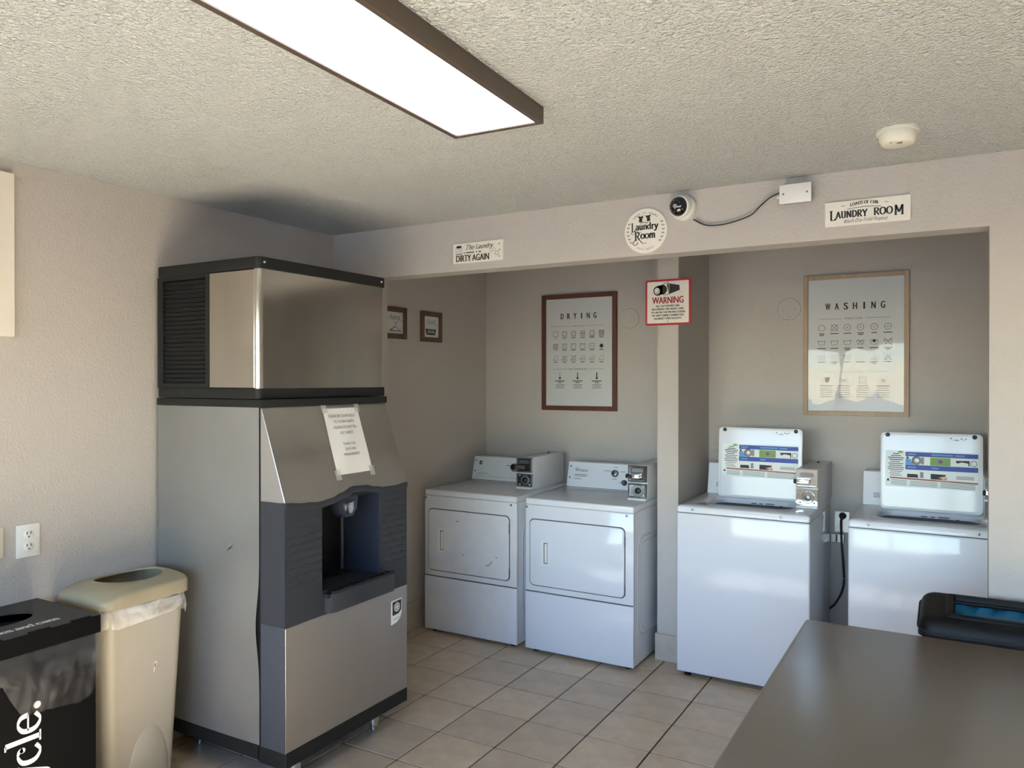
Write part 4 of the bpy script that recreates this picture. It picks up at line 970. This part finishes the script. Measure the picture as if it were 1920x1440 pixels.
# ------------------------------------------------------------------ framed posters
def poster(x0, x1, z0, z1, fm, label, kind, fw=.026):
    y = YB; t = thing('framed_poster', label, 'poster', ((x0 + x1) / 2, y, (z0 + z1) / 2))
    for (a0, a1, c0, c1) in ((x0, x0 + fw, z0, z1), (x1 - fw, x1, z0, z1), (x0 + fw, x1 - fw, z0, z0 + fw), (x0 + fw, x1 - fw, z1 - fw, z1)):
        finish('frame_rail', box(BM(), a0, a1, y - .024, y, c0, c1, .0015, 1), fm, t)
    finish('print_sheet', box(BM(), x0 + fw - .004, x1 - fw + .004, y - .012, y - .004, z0 + fw - .004, z1 - fw + .004), 'poster', t, smooth=False)
    w, h = x1 - x0 - 2 * fw, z1 - z0 - 2 * fw
    P = Print((x0 + fw, y - .012, z0 + fw), (1, 0, 0), (0, 0, 1))
    U = lambda u: u * w
    V = lambda v: (1 - v) * h
    cols = (.148, .285, .422, .560, .700, .839); s = .018; lw = .0026
    def cross(cx, cy, q=.022): P.line('ink_soft', cx - q, cy - q, cx + q, cy + q, lw); P.line('ink_soft', cx - q, cy + q, cx + q, cy - q, lw)
    def lab(u, v, ww, m='ink_soft'): P.line(m, U(u) - ww / 2, V(v), U(u) + ww / 2, V(v), .0055)
    if kind == 'dry':
        for i, ch in enumerate('DRYING'): P.text('ink', ch, U(.25 + i * .0985), V(.162), .042, .021 if ch != 'I' else .006, bold=.0016)
        P.line('ink_pale', U(.07), V(.257), U(.37), V(.257), .0025); P.line('ink_pale', U(.60), V(.257), U(.88), V(.257), .0025); P.text('ink_soft', 'SYMBOL GUIDE', U(.485), V(.257), .0085, U(.19))
        for r_, (vi, vl) in enumerate(((.328, .366), (.445, .480), (.555, .592))):
            for c_, u in enumerate(cols):
                cx, cy = U(u), V(vi)
                if r_ == 0:
                    P.frame('ink_soft', cx, cy, s, lw)
                    if 1 <= c_ <= 4: P.ring('ink_soft', cx, cy, .013, lw)
                    if c_ == 3: P.line('ink_soft', cx - .01, cy, cx + .01, cy, .006)
                    if c_ == 4: P.line('ink_soft', cx - s, cy - .022, cx + s, cy - .022, lw)
                    if c_ == 5:
                        for q in range(5): P.line('ink_soft', cx - s, cy - s + .008 * q, cx + s, cy - s + .008 * q, .004)
                elif r_ == 1:
                    if c_ == 5: P.disc('ink', cx, cy, .012); [P.line('ink', cx, cy, cx + .02 * math.cos(q * PI / 4), cy + .02 * math.sin(q * PI / 4), .003) for q in range(8)]
                    else:
                        P.frame('ink_soft', cx, cy, s, lw)
                        if c_ == 0: cross(cx, cy, s); P.ring('ink_soft', cx, cy, .012, lw)
                        if c_ == 1: [P.line('ink_soft', cx + q, cy - s, cx + q, cy + s, lw) for q in (-.008, .004)]
                        if c_ == 2: P.line('ink_soft', cx - s, cy, cx, cy + s, lw)
                        if c_ == 3: P.ribbon('ink_soft', [(cx - s, cy + s), (cx, cy + .006), (cx + s, cy + s)], lw)
                        if c_ == 4: P.line('ink_soft', cx - .010, cy, cx + .010, cy, lw)
                else:
                    P.ribbon('ink_soft', [(cx - s, cy - .014), (cx + s, cy - .014), (cx + s * .9, cy + .014), (cx - s * .4, cy + .014)], lw); P.line('ink_soft', cx - s, cy - .014, cx - s * .6, cy + .004, lw)
                    if c_ in (1, 2): cross(cx, cy, .020)
                    if c_ in (3, 4): P.line('ink_soft', cx - s, cy - .002, cx + s * .8, cy - .002, lw)
                lab(u, vl, (.012, .03, .032, .036, .034, .03)[c_] if r_ < 2 else .028)
        P.line('ink_pale', U(.11), V(.657), U(.34), V(.657), .0025); P.line('ink_pale', U(.64), V(.657), U(.87), V(.657), .0025); P.text('ink', 'HEAT TEMPERATURE', U(.485), V(.657), .010, U(.27))
        for q, u in enumerate((.215, .485, .77)):
            P.line('ink', U(u), V(.735), U(u), V(.690), (.003, .006, .008)[q]); P.disc('ink', U(u), V(.742), .008)
            lab(u, .768, .075, 'ink'); lab(u, .783, .034)
            for k, ww in enumerate((.075, .06, .07)): P.line('ink_pale', U(u) - ww / 2, V(.802 + .015 * k), U(u) + ww / 2, V(.802 + .015 * k), .005)
    else:
        for i, ch in enumerate('WASHING'): P.text('ink', ch, U(.215 + i * .0955), V(.205), .042, .021 if ch not in 'IW' else (.006 if ch == 'I' else .027), bold=.0014)
        P.line('ink_pale', U(.12), V(.300), U(.36), V(.300), .0025); P.line('ink_pale', U(.61), V(.300), U(.86), V(.300), .0025); P.text('ink_soft', 'SYMBOL GUIDE', U(.485), V(.300), .010, U(.19))
        for r_, (vi, vl) in enumerate(((.368, .412), (.480, .524), (.592, .628))):
            for c_, u in enumerate(cols):
                cx, cy = U(u), V(vi)
                if r_ == 0:
                    P.ring('ink_soft', cx, cy, s, lw)
                    if c_ == 1: cross(cx, cy, .02)
                    if c_ in (2, 3, 4): P.text('ink_soft', 'APF'[c_ - 2], cx, cy, .014)
                    if c_ == 5: P.text('ink_soft', 'W', cx, cy, .012)
                elif r_ == 2 and c_ >= 3:
                    P.ribbon('ink_soft', [(cx - s, cy - .015), (cx, cy + .016), (cx + s, cy - .015), (cx - s, cy - .015)], lw)
                    if c_ == 4: P.line('ink_soft', cx, cy - .015, cx + .01, cy + .004, lw)
                    if c_ == 5: cross(cx, cy, .021)
                else:
                    P.ribbon('ink_soft', [(cx - .020, cy + .013), (cx - .014, cy - .014), (cx + .014, cy - .014), (cx + .020, cy + .013)], lw)
                    P.ribbon('ink_soft', [(cx - .019, cy + .008), (cx - .008, cy + .011), (cx, cy + .007), (cx + .008, cy + .011), (cx + .019, cy + .008)], lw)
                    if r_ == 1 and c_ == 3: cross(cx, cy, .012)
                    if r_ == 1 and c_ == 4: P.disc('ink', cx, cy + .006, .009)
                    if r_ == 1 and c_ == 5: cross(cx, cy, .022)
                    if r_ == 2: [P.disc('ink_soft', cx + q * .006 - .003 * c_, cy - .004, .0025) for q in range(c_ + 1)]
                lab(u, vl, .030 + .006 * ((c_ * 7 + r_ * 3) % 4)); 
                if (c_ + r_) % 3 == 0: lab(u, vl + .012, .026)
        P.line('ink_pale', U(.12), V(.702), U(.34), V(.702), .0025); P.line('ink_pale', U(.64), V(.702), U(.86), V(.702), .0025); P.text('ink_soft', 'HOW TO SEPARATE', U(.488), V(.702), .009, U(.22))
        for q, u in enumerate((.197, .387, .584, .790)):
            cx, cy = U(u), V(.765)
            if q == 0: P.poly('ink', [(cx - .006, cy + .016), (cx + .022, cy + .018), (cx + .014, cy - .014), (cx - .004, cy - .010)]); P.frame('ink_pale', cx - .006, cy - .004, .012, lw)
            if q == 1: P.ribbon('ink_soft', [(cx - .015, cy + .012), (cx - .012, cy - .014), (cx + .012, cy - .014), (cx + .015, cy + .012)], lw); P.line('ink_soft', cx - .01, cy, cx + .01, cy, .006)
            if q == 2: P.frame('ink_soft', cx, cy, .017, lw)
            if q == 3: P.ribbon('ink_soft', [(cx - .018, cy + .013), (cx - .012, cy - .014), (cx + .012, cy - .014), (cx + .018, cy + .013)], lw); P.disc('ink_soft', cx, cy, .006)
            for k in range(6):
                ww = .070 - .006 * ((k * 5 + q) % 3); P.line('ink_soft' if k == 0 else 'ink_pale', cx - ww / 2, V(.808 + .0165 * k), cx + ww / 2, V(.808 + .0165 * k), .0052)
    P.build(t, {'ink': 'lettering', 'ink_soft': 'symbol_print', 'ink_pale': 'fine_print'})
    finish('acrylic_cover', box(BM(), x0 + fw - .002, x1 - fw + .002, y - .0165, y - .0150, z0 + fw - .002, z1 - fw + .002), 'acrylic', t, smooth=False)
poster(-2.583, -2.008, 1.408, 2.226, 'frame_dark', 'dark walnut framed DRYING symbol poster above the dryers', 'dry', .032)
poster(-.805, -.238, 1.412, 2.242, 'frame_oak', 'pale oak framed WASHING symbol poster above the washers', 'wash', .026)

def small_picture(y0, y1, z0, z1, label, kind):
    t = thing('small_picture', label, 'picture', (XL, (y0 + y1) / 2, (z0 + z1) / 2), 'small framed pictures on the left wall')
    fw = .030
    for (a0, a1, c0, c1) in ((y0, y0 + fw, z0, z1), (y1 - fw, y1, z0, z1), (y0 + fw, y1 - fw, z0, z0 + fw), (y0 + fw, y1 - fw, z1 - fw, z1)):
        finish('frame_rail', box(BM(), XL, XL + .020, a0, a1, c0, c1, .0015, 1), 'frame_small', t)
    finish('print_sheet', box(BM(), XL + .002, XL + .008, y0 + fw - .003, y1 - fw + .003, z0 + fw - .003, z1 - fw + .003), 'poster', t, smooth=False)
    w, h = y1 - y0 - 2 * fw, z1 - z0 - 2 * fw
    P = Print((XL + .008, y0 + fw, z0 + fw), (0, 1, 0), (0, 0, 1))
    if kind == 'hang':
        P.strokes('ink', 'hang', w * .50, h * .66, .020, .0020, .0034, serif=False, slant=.25, sx=1.3, center=True)
        P.ribbon('ink', crom([(.0, h * .60), (w * .12, h * .70), (w * .2, h * .68)], 5), .0018); P.ribbon('ink', crom([(w * .82, h * .68), (w * .92, h * .62), (w, h * .63)], 5), .0018)
        P.ribbon('ink', [(w * .22, h * .14), (w * .55, h * .34), (w * .88, h * .14), (w * .22, h * .14)], .005); P.ribbon('ink', crom([(w * .55, h * .34), (w * .55, h * .42), (w * .62, h * .48), (w * .56, h * .53), (w * .50, h * .49)], 5), .003)
    else:
        P.strokes('ink_soft', 'fold', w * .5, h * .62, .022, .0020, .0034, serif=False, slant=.2, sx=1.2, center=True)
        P.ribbon('ink_soft', crom([(0, h * .60), (w * .1, h * .63), (w * .22, h * .64)], 5), .0018); P.ribbon('ink_soft', crom([(w * .75, h * .64), (w * .88, h * .58), (w, h * .62)], 5), .0018)
        P.poly('ink', [(w * .20, h * .12), (w * .76, h * .12), (w * .84, h * .40), (w * .12, h * .40)])
        for r_ in range(3):
            for c_ in range(4): P.rect('poster', w * (.27 + .125 * c_), w * (.35 + .125 * c_), h * (.20 + .055 * r_), h * (.235 + .055 * r_), 1)
    P.build(t, {'ink': 'black_print', 'ink_soft': 'lettering', 'poster': 'basket_holes'})
small_picture(3.690, 3.919, 1.882, 2.078, 'small brown framed hanger picture half hidden behind the ice machine', 'hang')
small_picture(4.077, 4.306, 1.876, 2.076, 'small brown framed laundry basket picture on the alcove left wall', 'fold')

# ------------------------------------------------------------------ wall plates
def round_cover(x, z, label):
    t = thing('blank_cover', label, 'wall plate', (x, YB, z), 'round painted blank covers on the alcove back wall')
    pl = finish('plate', lathe(BM(), (x, YB, z), (0, -1, 0), [(0, .068), (.004, .068), (.007, .064), (.007, .001)], 40), 'wall', t)
    for (sx, sz) in ((.036, 0), (-.036, 0), (0, .046), (0, -.046)):
        finish('screw', lathe(BM(), (x + sx, YB - .007, z + sz), (0, -1, 0), [(0, .005), (.002, .004)], 8), 'wall', pl)
round_cover(-1.921, 2.038, 'round painted blank cover beside the dark framed drying poster')
round_cover(-.889, 2.052, 'round painted blank cover beside the pale framed washing poster')

op = thing('wall_outlet', 'white double electrical outlet on the left wall above the bins', 'outlet', (XL, 1.608, 1.01))
pl = finish('plate', box(BM(), XL, XL + .006, 1.566, 1.651, .948, 1.073, .002, 2), 'wplast', op)
for zz in (1.034, .988):
    s_ = finish('socket', lathe(BM(), (XL + .005, 1.609, zz), (1, 0, 0), [(0, .0175), (.003, .0175), (.004, .016)], 24), 'wplast', pl)
    for dy in (-.007, .007): finish('slot', box(BM(), XL + .008, XL + .0095, 1.609 + dy - .0015, 1.609 + dy + .0015, zz + .001, zz + .011), 'ink', s_, smooth=False)
    finish('ground_hole', lathe(BM(), (XL + .008, 1.609, zz - .008), (1, 0, 0), [(0, .003), (.0015, .003)], 8), 'ink', s_)
op2 = thing('switch_plate', 'ivory wall plate at the left edge of the picture', 'wall plate', (XL, 1.48, 1.018))
pl = finish('plate', box(BM(), XL, XL + .006, 1.437, 1.520, .962, 1.075, .002, 2), 'ivory', op2)
finish('toggle', box(BM(), XL + .006, XL + .016, 1.474, 1.483, 1.008, 1.030, .002, 1), 'wplast', pl)

wb_ = thing('wall_panel', 'blank white panel high on the left wall at picture edge', 'panel', (XL, 1.2, 2.085))
finish('board', box(BM(), XL, XL + .020, .80, 1.556, 1.782, 2.390, .002, 1), 'white_board', wb_)

wo_ = thing('metal_outlet', 'metal outlet plate on the back wall between the two washers', 'outlet', (-.588, YB, .78))
pl = finish('plate', box(BM(), -.632, -.548, YB - .006, YB, .722, .848, .002, 1), 'galv', wo_)
finish('plug', lathe(BM(), (-.585, YB - .006, .822), (0, -1, 0), [(0, .020), (.012, .020), (.026, .014), (.03, .008)], 16), 'cordblk', pl)
br = finish('strap_bracket', box(BM(), -.650, -.575, YB - .022, YB - .006, .662, .716, .003, 1), 'galv', wo_)
finish('bracket_slot', box(BM(), -.622, -.612, YB - .0235, YB - .021, .668, .71), 'ink', br, smooth=False)
cable('power_cord', [(-.585, YB - .034, .822), (-.590, YB - .042, .80), (-.592, YB - .03, .76), (-.588, YB - .03, .66), (-.580, YB - .03, .54), (-.576, YB - .03, .44), (-.590, YB - .03, .37), (-.625, YB - .03, .30), (-.66, YB - .03, .265)], .006, 'cordblk', 'black washer power cord hanging below the metal outlet', 'cord')

# ------------------------------------------------------------------ table
tb = thing('work_table', 'grey brown laminate table in the right foreground', 'table', (-.09, 2.0, 0))
TX0, TX1, TY0, TY1, TZ = -.472, .292, 1.10, 2.931, .760
finish('table_top', prism(BM(), rrect((TX0 + TX1) / 2, (TY0 + TY1) / 2, (TX1 - TX0) / 2 - .003, (TY1 - TY0) / 2 - .003, .015, 5), TZ - .028, TZ, 'z', .003), 'tablegrey', tb)
finish('edge_band', prism(BM(), rrect((TX0 + TX1) / 2, (TY0 + TY1) / 2, (TX1 - TX0) / 2, (TY1 - TY0) / 2, .017, 5), TZ - .027, TZ - .003, 'z', .001, 1), 'tableedge', tb)
finish('apron', box(BM(), TX0 + .06, TX1 - .06, TY0 + .08, TY1 - .08, TZ - .075, TZ - .028), 'blk', tb, smooth=False)
for lx in (TX0 + .08, TX1 - .08):
    for ly in (TY0 + .12, TY1 - .12):
        lg = finish('leg', lathe(BM(), (lx, ly, 0), (0, 0, 1), [(0, .018), (.02, .018), (.022, .014), (TZ - .05, .014)], 12), 'blk', tb)
for ly in (TY0 + .12, TY1 - .12):
    finish('stretcher', tube(BM(), [(TX0 + .08, ly, .22), (TX1 - .08, ly, .22)], .010, 8), 'blk', tb)

# ------------------------------------------------------------------ black bin behind the table
bn = thing('slot_bin', 'black slim waste bin with slotted lid and blue liner behind the table', 'waste bin', (.135, 3.10, 0))
BX0, BX1, BY0, BY1 = -.118, .392, 2.972, 3.240
bcx, bcy, bhx, bhy = (BX0 + BX1) / 2, (BY0 + BY1) / 2, (BX1 - BX0) / 2, (BY1 - BY0) / 2
b = BM(); lo = rrect(bcx, bcy, bhx - .05, bhy - .035, .04); hi = rrect(bcx, bcy, bhx - .012, bhy - .010, .04); hi2 = rrect(bcx, bcy, bhx - .018, bhy - .016, .036); lo2 = rrect(bcx, bcy, bhx - .056, bhy - .041, .036)
Z = lambda L, zz: [(p[0], p[1], zz) for p in L]
loft(b, [Z(lo, 0), Z(hi, .755), Z(hi2, .755), Z(lo2, .012)], True, True); finish('body', b, 'binblk', bn, angle=40)
def lid_z(y): return .800 + (.848 - .800) * (y - BY0) / (BY1 - BY0)
SX0, SX1, SY0, SY1 = -.010, .285, 3.035, 3.185
outer = rrect(bcx, bcy, bhx, bhy, .045, 6); o2 = rrect(bcx, bcy, bhx - .004, bhy - .004, .043, 6); o3 = rrect(bcx, bcy, bhx - .022, bhy - .018, .036, 6)
sl0 = rrect((SX0 + SX1) / 2, (SY0 + SY1) / 2, (SX1 - SX0) / 2, (SY1 - SY0) / 2, .006, 6); sl1 = rrect((SX0 + SX1) / 2, (SY0 + SY1) / 2, (SX1 - SX0) / 2 - .004, (SY1 - SY0) / 2 - .004, .006, 6)
Zs = lambda L, dz: [(p[0], p[1], lid_z(p[1]) + dz) for p in L]
b = BM(); loft(b, [Z(o2, .742), Z(outer, .744), Zs(outer, -.046), Zs(rrect(bcx, bcy, bhx - .003, bhy - .003, .044, 6), -.028), Zs(rrect(bcx, bcy, bhx - .009, bhy - .008, .042, 6), -.013), Zs(rrect(bcx, bcy, bhx - .018, bhy - .015, .038, 6), -.004), Zs(rrect(bcx, bcy, bhx - .030, bhy - .024, .032, 6), 0), Zs(sl0, 0), Zs(sl1, -.055)])
lidb = finish('lid', b, 'binblk', bn, angle=55)
finish('lid_groove', tube(BM(), [(p[0], p[1], lid_z(p[1]) - .036) for p in rrect(bcx, bcy, bhx + .001, bhy + .001, .046, 6)] , .003, 6), 'ink', lidb)
b = BM(); s2 = rrect((SX0 + SX1) / 2, (SY0 + SY1) / 2, (SX1 - SX0) / 2 + .026, (SY1 - SY0) / 2 + .014, .010, 6)
loft(b, [Zs(s2, -.001), Zs(s2, .006), Zs(rrect((SX0 + SX1) / 2, (SY0 + SY1) / 2, (SX1 - SX0) / 2 + .02, (SY1 - SY0) / 2 + .010, .008, 6), .010), Zs(sl0, .010), Zs(sl0, -.004)])
finish('slot_rim', b, 'binblk', lidb, angle=35)
finish('slot_back_rail', tube(BM(), [(SX0, SY1 - .012, lid_z(SY1) - .012), (SX1, SY1 - .012, lid_z(SY1) - .012)], .006, 8), 'binblk', lidb)
b = BM(); nq = 14; loops = []
for i in range(nq + 1):
    x = SX0 + .004 + (SX1 - SX0 - .008) * i / nq; wv = .006 * math.sin(i * 1.7)
    loops.append([(x, SY0 + .012, .770 + wv), (x, SY0 + .05, .782 + wv), (x, SY1 - .05, .796 - wv), (x, SY1 - .012, .818 + wv * .3), (x, SY1 - .008, .815), (x, SY1 - .03, .72), (x, SY0 + .012, .725)])
loft(b, loops, True, True); finish('liner_bag', b, 'binblue', bn, angle=60)

# ------------------------------------------------------------------ beige trash can
tc_ = thing('trash_can', 'beige plastic trash can with open top lid and white liner beside the ice machine', 'trash can', (-2.885, 1.89, 0))
CX0, CX1, CY0, CY1 = -3.045, -2.712, 1.692, 2.070
ccx, ccy, chx, chy = (CX0 + CX1) / 2, (CY0 + CY1) / 2, (CX1 - CX0) / 2, (CY1 - CY0) / 2
b = BM(); lo = rrect(ccx - .01, ccy, chx - .045, chy - .045, .04, 6); mid = rrect(ccx - .003, ccy - .002, chx - .010, chy - .014, .045, 6); i2 = rrect(ccx - .003, ccy, chx - .016, chy - .02, .04, 6); i1 = rrect(ccx - .01, ccy, chx - .05, chy - .05, .036, 6)
loft(b, [Z(lo, 0), Z(mid, .752), Z(i2, .752), Z(i1, .01)], True, True)
body = finish('body', b, 'beige_body', tc_, angle=45)
# arched relief at the foot of the front
fx = lambda z: (ccx + .0 - .01 + (chx - .045)) + ((ccx - .003 + chx - .010) - (ccx - .01 + chx - .045)) * z / .752
b = BM(); n = 14; A0 = []; A1 = []
for k in range(n + 1):
    a = PI * k / n; yy, zz = 1.902 - .092 * math.cos(a), .02 + .245 * math.sin(a)
    A0.append((fx(zz) + .0005, yy, zz)); zz2 = .02 + .228 * math.sin(a); A1.append((fx(zz2) + .006, 1.902 - .084 * math.cos(a), zz2))
loft(b, [A0, A1], False, False, closed=False); b.faces.new([b.verts.new(p) for p in A1])
bmesh.ops.remove_doubles(b, verts=b.verts[:], dist=1e-5); finish('foot_relief', b, 'beige_body', body, angle=50)
def lz(x, y):
    q = (x - ccx) / chx; e = max(0, ((CY0 + .085) - y) / .085)
    return .836 - .020 * q * q - .026 * e
o0 = rrect_s(ccx, ccy, chx, chy, .045); o1 = rrect_s(ccx, ccy, chx - .002, chy - .002, .045); o2 = rrect_s(ccx, ccy, chx - .009, chy - .009, .040)
hc = (ccx - .022, ccy + .035)
def ell(L, rx, ry): return [(hc[0] + rx * math.cos(math.atan2((p[1] - hc[1]) / ry, (p[0] - hc[0]) / rx)), hc[1] + ry * math.sin(math.atan2((p[1] - hc[1]) / ry, (p[0] - hc[0]) / rx))) for p in L]
h0 = ell(o2, .112, .136); h1 = ell(o2, .108, .132)
LZ = lambda L, d: [(p[0], p[1], lz(*p) + d) for p in L]
mids = [[(a[0] * (1 - t) + c[0] * t, a[1] * (1 - t) + c[1] * t) for a, c in zip(o2, h0)] for t in (.33, .66)]
b = BM(); loft(b, [Z(o1, .762), Z(o0, .764), LZ(o0, -.012), LZ(o2, -.001)] + [LZ(m_, 0) for m_ in mids] + [LZ(h0, 0), LZ(h1, -.003), LZ(h1, -.007)])
finish('lid', b, 'beige', tc_, angle=45)
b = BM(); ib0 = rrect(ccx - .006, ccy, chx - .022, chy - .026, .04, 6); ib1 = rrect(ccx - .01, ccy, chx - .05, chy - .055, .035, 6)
loft(b, [Z(ib0, .750), Z(ib1, .32)], False, True); finish('shade_insert', b, 'boxlid', tc_, angle=45)  # added dark insert: its colour stands in for shade inside the can
b = BM(); loops = []
for (zz, gr, ph_) in ((.765, .0, 0), (.735, .006, .4), (.705, .009, 1.1), (.690, .004, 1.9)):
    L = rrect(ccx - .003, ccy - .002, chx - .006, chy - .010, .047, 12)
    loops.append([(ccx + (p[0] - ccx) * (1 + gr / chx * (1 + .5 * math.sin(k * 1.7 + ph_))), ccy + (p[1] - ccy) * (1 + gr / chy * (1 + .5 * math.sin(k * 1.3 + ph_))), zz + (.012 * math.sin(k * .55 + 1) + .006 * math.sin(k * 1.9) if zz < .72 else 0)) for k, p in enumerate(L)])
loft(b, loops); finish('liner_bag', b, 'bag_white', tc_, angle=80)
b = BM(); fxm = fx(.5) + .0012
stk = finish('scuff_mark', prism(BM(), [(1.912, .506), (1.922, .513), (1.926, .502), (1.919, .490), (1.914, .470), (1.911, .471), (1.914, .492)], fxm - .004, fxm, 'x'), 'wplast', body, smooth=False)
finish('red_spot', prism(BM(), [(1.915, .503), (1.920, .506), (1.919, .492), (1.915, .487)], fxm - .002, fxm + .0006, 'x'), 'red', stk, smooth=False)

# ------------------------------------------------------------------ black recycling box
rb = thing('recycling_box', 'black box recycling bin with white vertical lettering and clear liner', 'recycling bin', (-2.83, 1.40, 0))
RX0, RX1, RY0, RY1, RZ = -3.035, -2.630, 1.172, 1.628, .790
finish('box_body', box(BM(), RX0 + .012, RX1 - .010, RY0 + .012, RY1 - .010, 0, .745, .004, 1), 'boxblk', rb)
rhc = (-2.857, 1.395)
o0 = rrect_s((RX0 + RX1) / 2, (RY0 + RY1) / 2, (RX1 - RX0) / 2, (RY1 - RY0) / 2, .004, 2, 10)
rh = [(rhc[0] + .074 * math.cos(math.atan2(p[1] - rhc[1], p[0] - rhc[0])), rhc[1] + .116 * math.sin(math.atan2(p[1] - rhc[1], p[0] - rhc[0]))) for p in o0]
b = BM(); loft(b, [Z(o0, RZ - .004), Z(o0, RZ), Z(rh, RZ), Z(rh, RZ - .004)]); finish('lid_top', b, 'boxlid', rb, angle=30)
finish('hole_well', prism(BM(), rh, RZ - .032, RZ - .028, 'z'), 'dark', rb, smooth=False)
b = BM()
for q in ((RX1 - .004, RX1 + .001, RY0, RY1), (RX0, RX0 + .004, RY0, RY1), (RX0 + .004, RX1 - .004, RY0, RY0 + .004), (RX0 + .004, RX1 - .004, RY1 - .004, RY1)):
    box(b, *q, .728, RZ - .001)
flap = finish('lid_flap', b, 'boxblk', rb, smooth=False)
for yy in (1.56, 1.42, 1.27):
    finish('locking_tab', box(BM(), RX1 - .012, RX1 + .002, yy - .035, yy + .035, RZ - .004, RZ + .003, .001, 1), 'boxblk', flap)
P = Print((RX1 - .068, 1.392, RZ), (0, 1, 0), (-1, 0, 0), .0008)
P.strokes('white_text', 'bottles and cans', 0, 0, .0205, .0028, .0070, center=True)
P.build(rb)
P = Print((RX1 - .010, 1.424, .105), (0, 0, 1), (0, -1, 0), .0012)
P.strokes('white_text', 'recycle.', 0, 0, .070, .0055, .0165, sx=1.0, track=.0)
P.build(rb)
# clear liner hanging out over the front
b = BM(); n = 40; mrows = 16; G = []
for i in range(n + 1):
    y = RY0 + .02 + (RY1 - .008 - RY0 - .02) * i / n
    f = (y - RY0) / (RY1 - RY0)
    kn = [(1.17, .085), (1.30, .09), (1.33, .16), (1.36, .205), (1.46, .215), (1.55, .228), (1.585, .215), (1.61, .16), (1.63, .10)]
    for (ya, da), (yb_, db) in zip(kn, kn[1:]):
        if ya <= y <= yb_: drop = da + (db - da) * (y - ya) / (yb_ - ya)
    col_ = []
    for j in range(mrows + 1):
        v = j / mrows
        out = .004 + .008 * math.sin(PI * v) + .010 * abs(math.sin(i * .8 + v * 3.6)) * v + .008 * abs(math.sin(i * 1.7 - v * 5 + 1)) * min(1, 2 * v)
        col_.append(b.verts.new((RX1 - .008 + max(out, .003), y, .735 - drop * v)))
    G.append(col_)
for i in range(n):
    for j in range(mrows): b.faces.new((G[i][j], G[i][j + 1], G[i + 1][j + 1], G[i + 1][j]))
finish('liner_bag', b, 'bag_clear', rb, angle=80)
